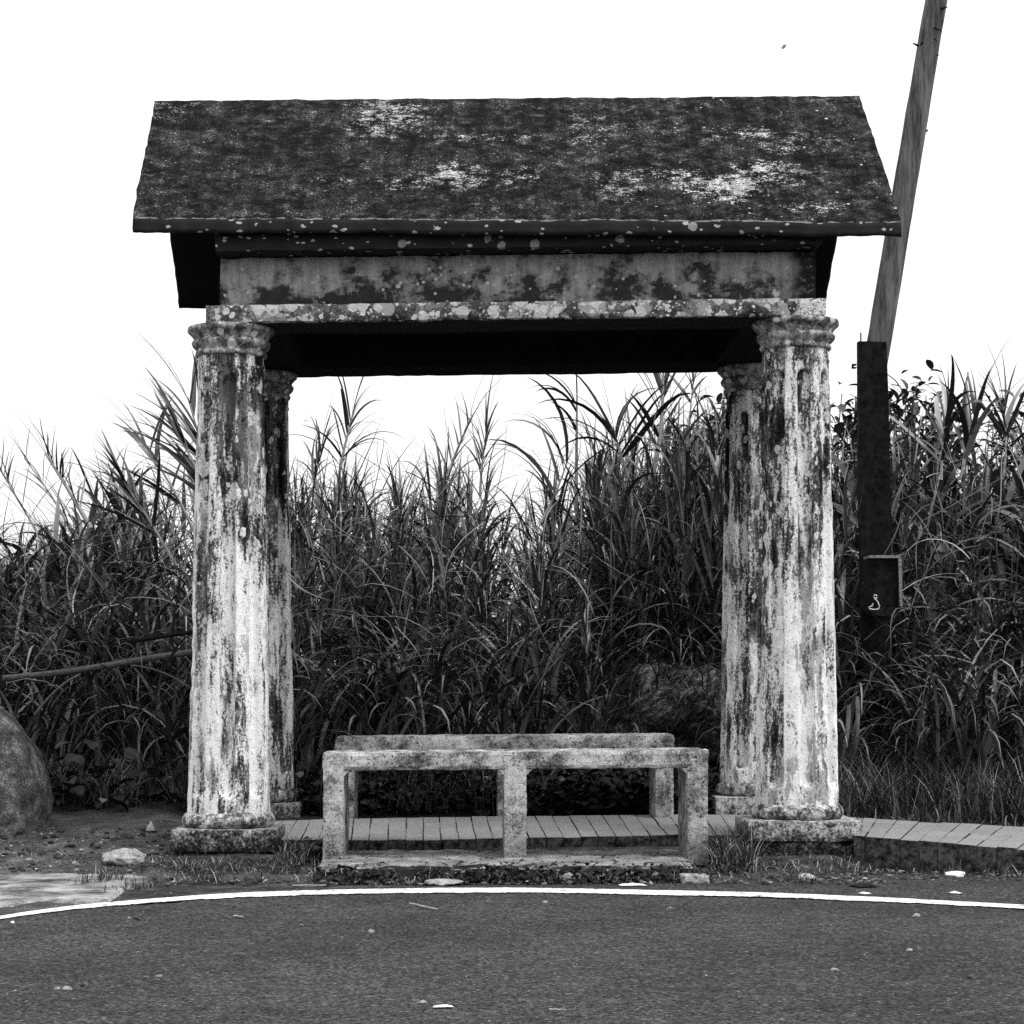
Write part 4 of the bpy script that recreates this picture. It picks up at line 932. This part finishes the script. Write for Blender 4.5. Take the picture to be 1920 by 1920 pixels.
# small bird high in the sky
d = 40.0; c = P(1470,88,d); bird = tag(empty('bird', c), 'tiny dark bird gliding alone in the white sky', 'bird')
bm = bmesh.new(); bmesh.ops.create_icosphere(bm, subdivisions=3, radius=1)
for v in bm.verts:
    t = v.co.x; r = .022*(1-max(0,-t)**1.5*.75)*(1 if t < .6 else 1-(t-.6)*.7); v.co = Vector((t*.075, v.co.y*r, v.co.z*r))
o = bm_obj('body', bm, M['bird'], bird, True); o.rotation_euler = (0, R(-48), 0)
for s in (-1, 1):
    V = []; 
    for i in range(7):
        t = i/6; le = .03-.045*t*t-.01*t; te = le-.05*(1-t*.85); V += [(le, s*(.015+.10*t), .012+.03*t), (te, s*(.015+.10*t), .008+.03*t)]
    o = mesh_np('wing', V, [(2*i,2*i+1,2*i+3,2*i+2) for i in range(6)], M['bird'], bird); o.rotation_euler = (R(6), R(-48), 0)
    md = o.modifiers.new('thickness','SOLIDIFY'); md.thickness = .004

# ------------------------------------------------------------------ light
w = bpy.data.worlds.new('World'); SC.world = w; w.use_nodes = True; nt = w.node_tree
sk = nt.nodes.new('ShaderNodeTexSky'); sk.sky_type = 'NISHITA'; sk.sun_disc = False
EL, AZ = R(57), R(126)
sk.sun_elevation = EL; sk.sun_rotation = AZ; sk.air_density = 1.0; sk.dust_density = 3.0; sk.ozone_density = 1.0; sk.altitude = 300
bw = nt.nodes.new('ShaderNodeRGBToBW'); nt.links.new(sk.outputs[0], bw.inputs[0]); ov = nt.nodes.new('ShaderNodeMix'); ov.data_type = 'FLOAT'; ov.inputs[0].default_value = .8; ov.inputs[3].default_value = 6.2   # an even cloud deck over the clear sky
tc = nt.nodes.new('ShaderNodeTexCoord'); sx_ = nt.nodes.new('ShaderNodeSeparateXYZ'); nt.links.new(tc.outputs['Generated'], sx_.inputs[0])
mr = nt.nodes.new('ShaderNodeMapRange'); mr.inputs['To Min'].default_value = 6.0; mr.inputs['To Max'].default_value = 12.0; nt.links.new(sx_.outputs[2], mr.inputs['Value']); nt.links.new(mr.outputs[0], ov.inputs[3])
nt.links.new(bw.outputs[0], ov.inputs[2]); nt.links.new(ov.outputs[0], nt.nodes['Background'].inputs[0])
nt.nodes['Background'].inputs[1].default_value = .15
sl = bpy.data.lights.new('sun', 'SUN'); sl.energy = 1.7; sl.angle = R(20); sl.color = (1,1,1)
so = bpy.data.objects.new('sun', sl); COL.objects.link(so)
dirv = Vector((math.sin(AZ)*math.cos(EL), math.cos(AZ)*math.cos(EL), math.sin(EL)))
so.rotation_euler = dirv.to_track_quat('Z', 'Y').to_euler()
# ------------------------------------------------------------------ camera
cam = bpy.data.cameras.new('camera'); co = bpy.data.objects.new('camera', cam); COL.objects.link(co)
co.location = (0,0,CZ); co.rotation_euler = (R(90),0,0)
cam.sensor_width = 36; cam.lens = F/1920*36; cam.shift_x = (960-VX)/1920; cam.shift_y = (VY-960)/1920
cam.clip_start = .05; cam.clip_end = 3000
SC.camera = co
SC.view_settings.view_transform = 'Standard'; SC.view_settings.look = 'None'; SC.view_settings.exposure = .35; SC.view_settings.gamma = 1
SC.cycles.max_bounces = 6; SC.cycles.use_denoising = False
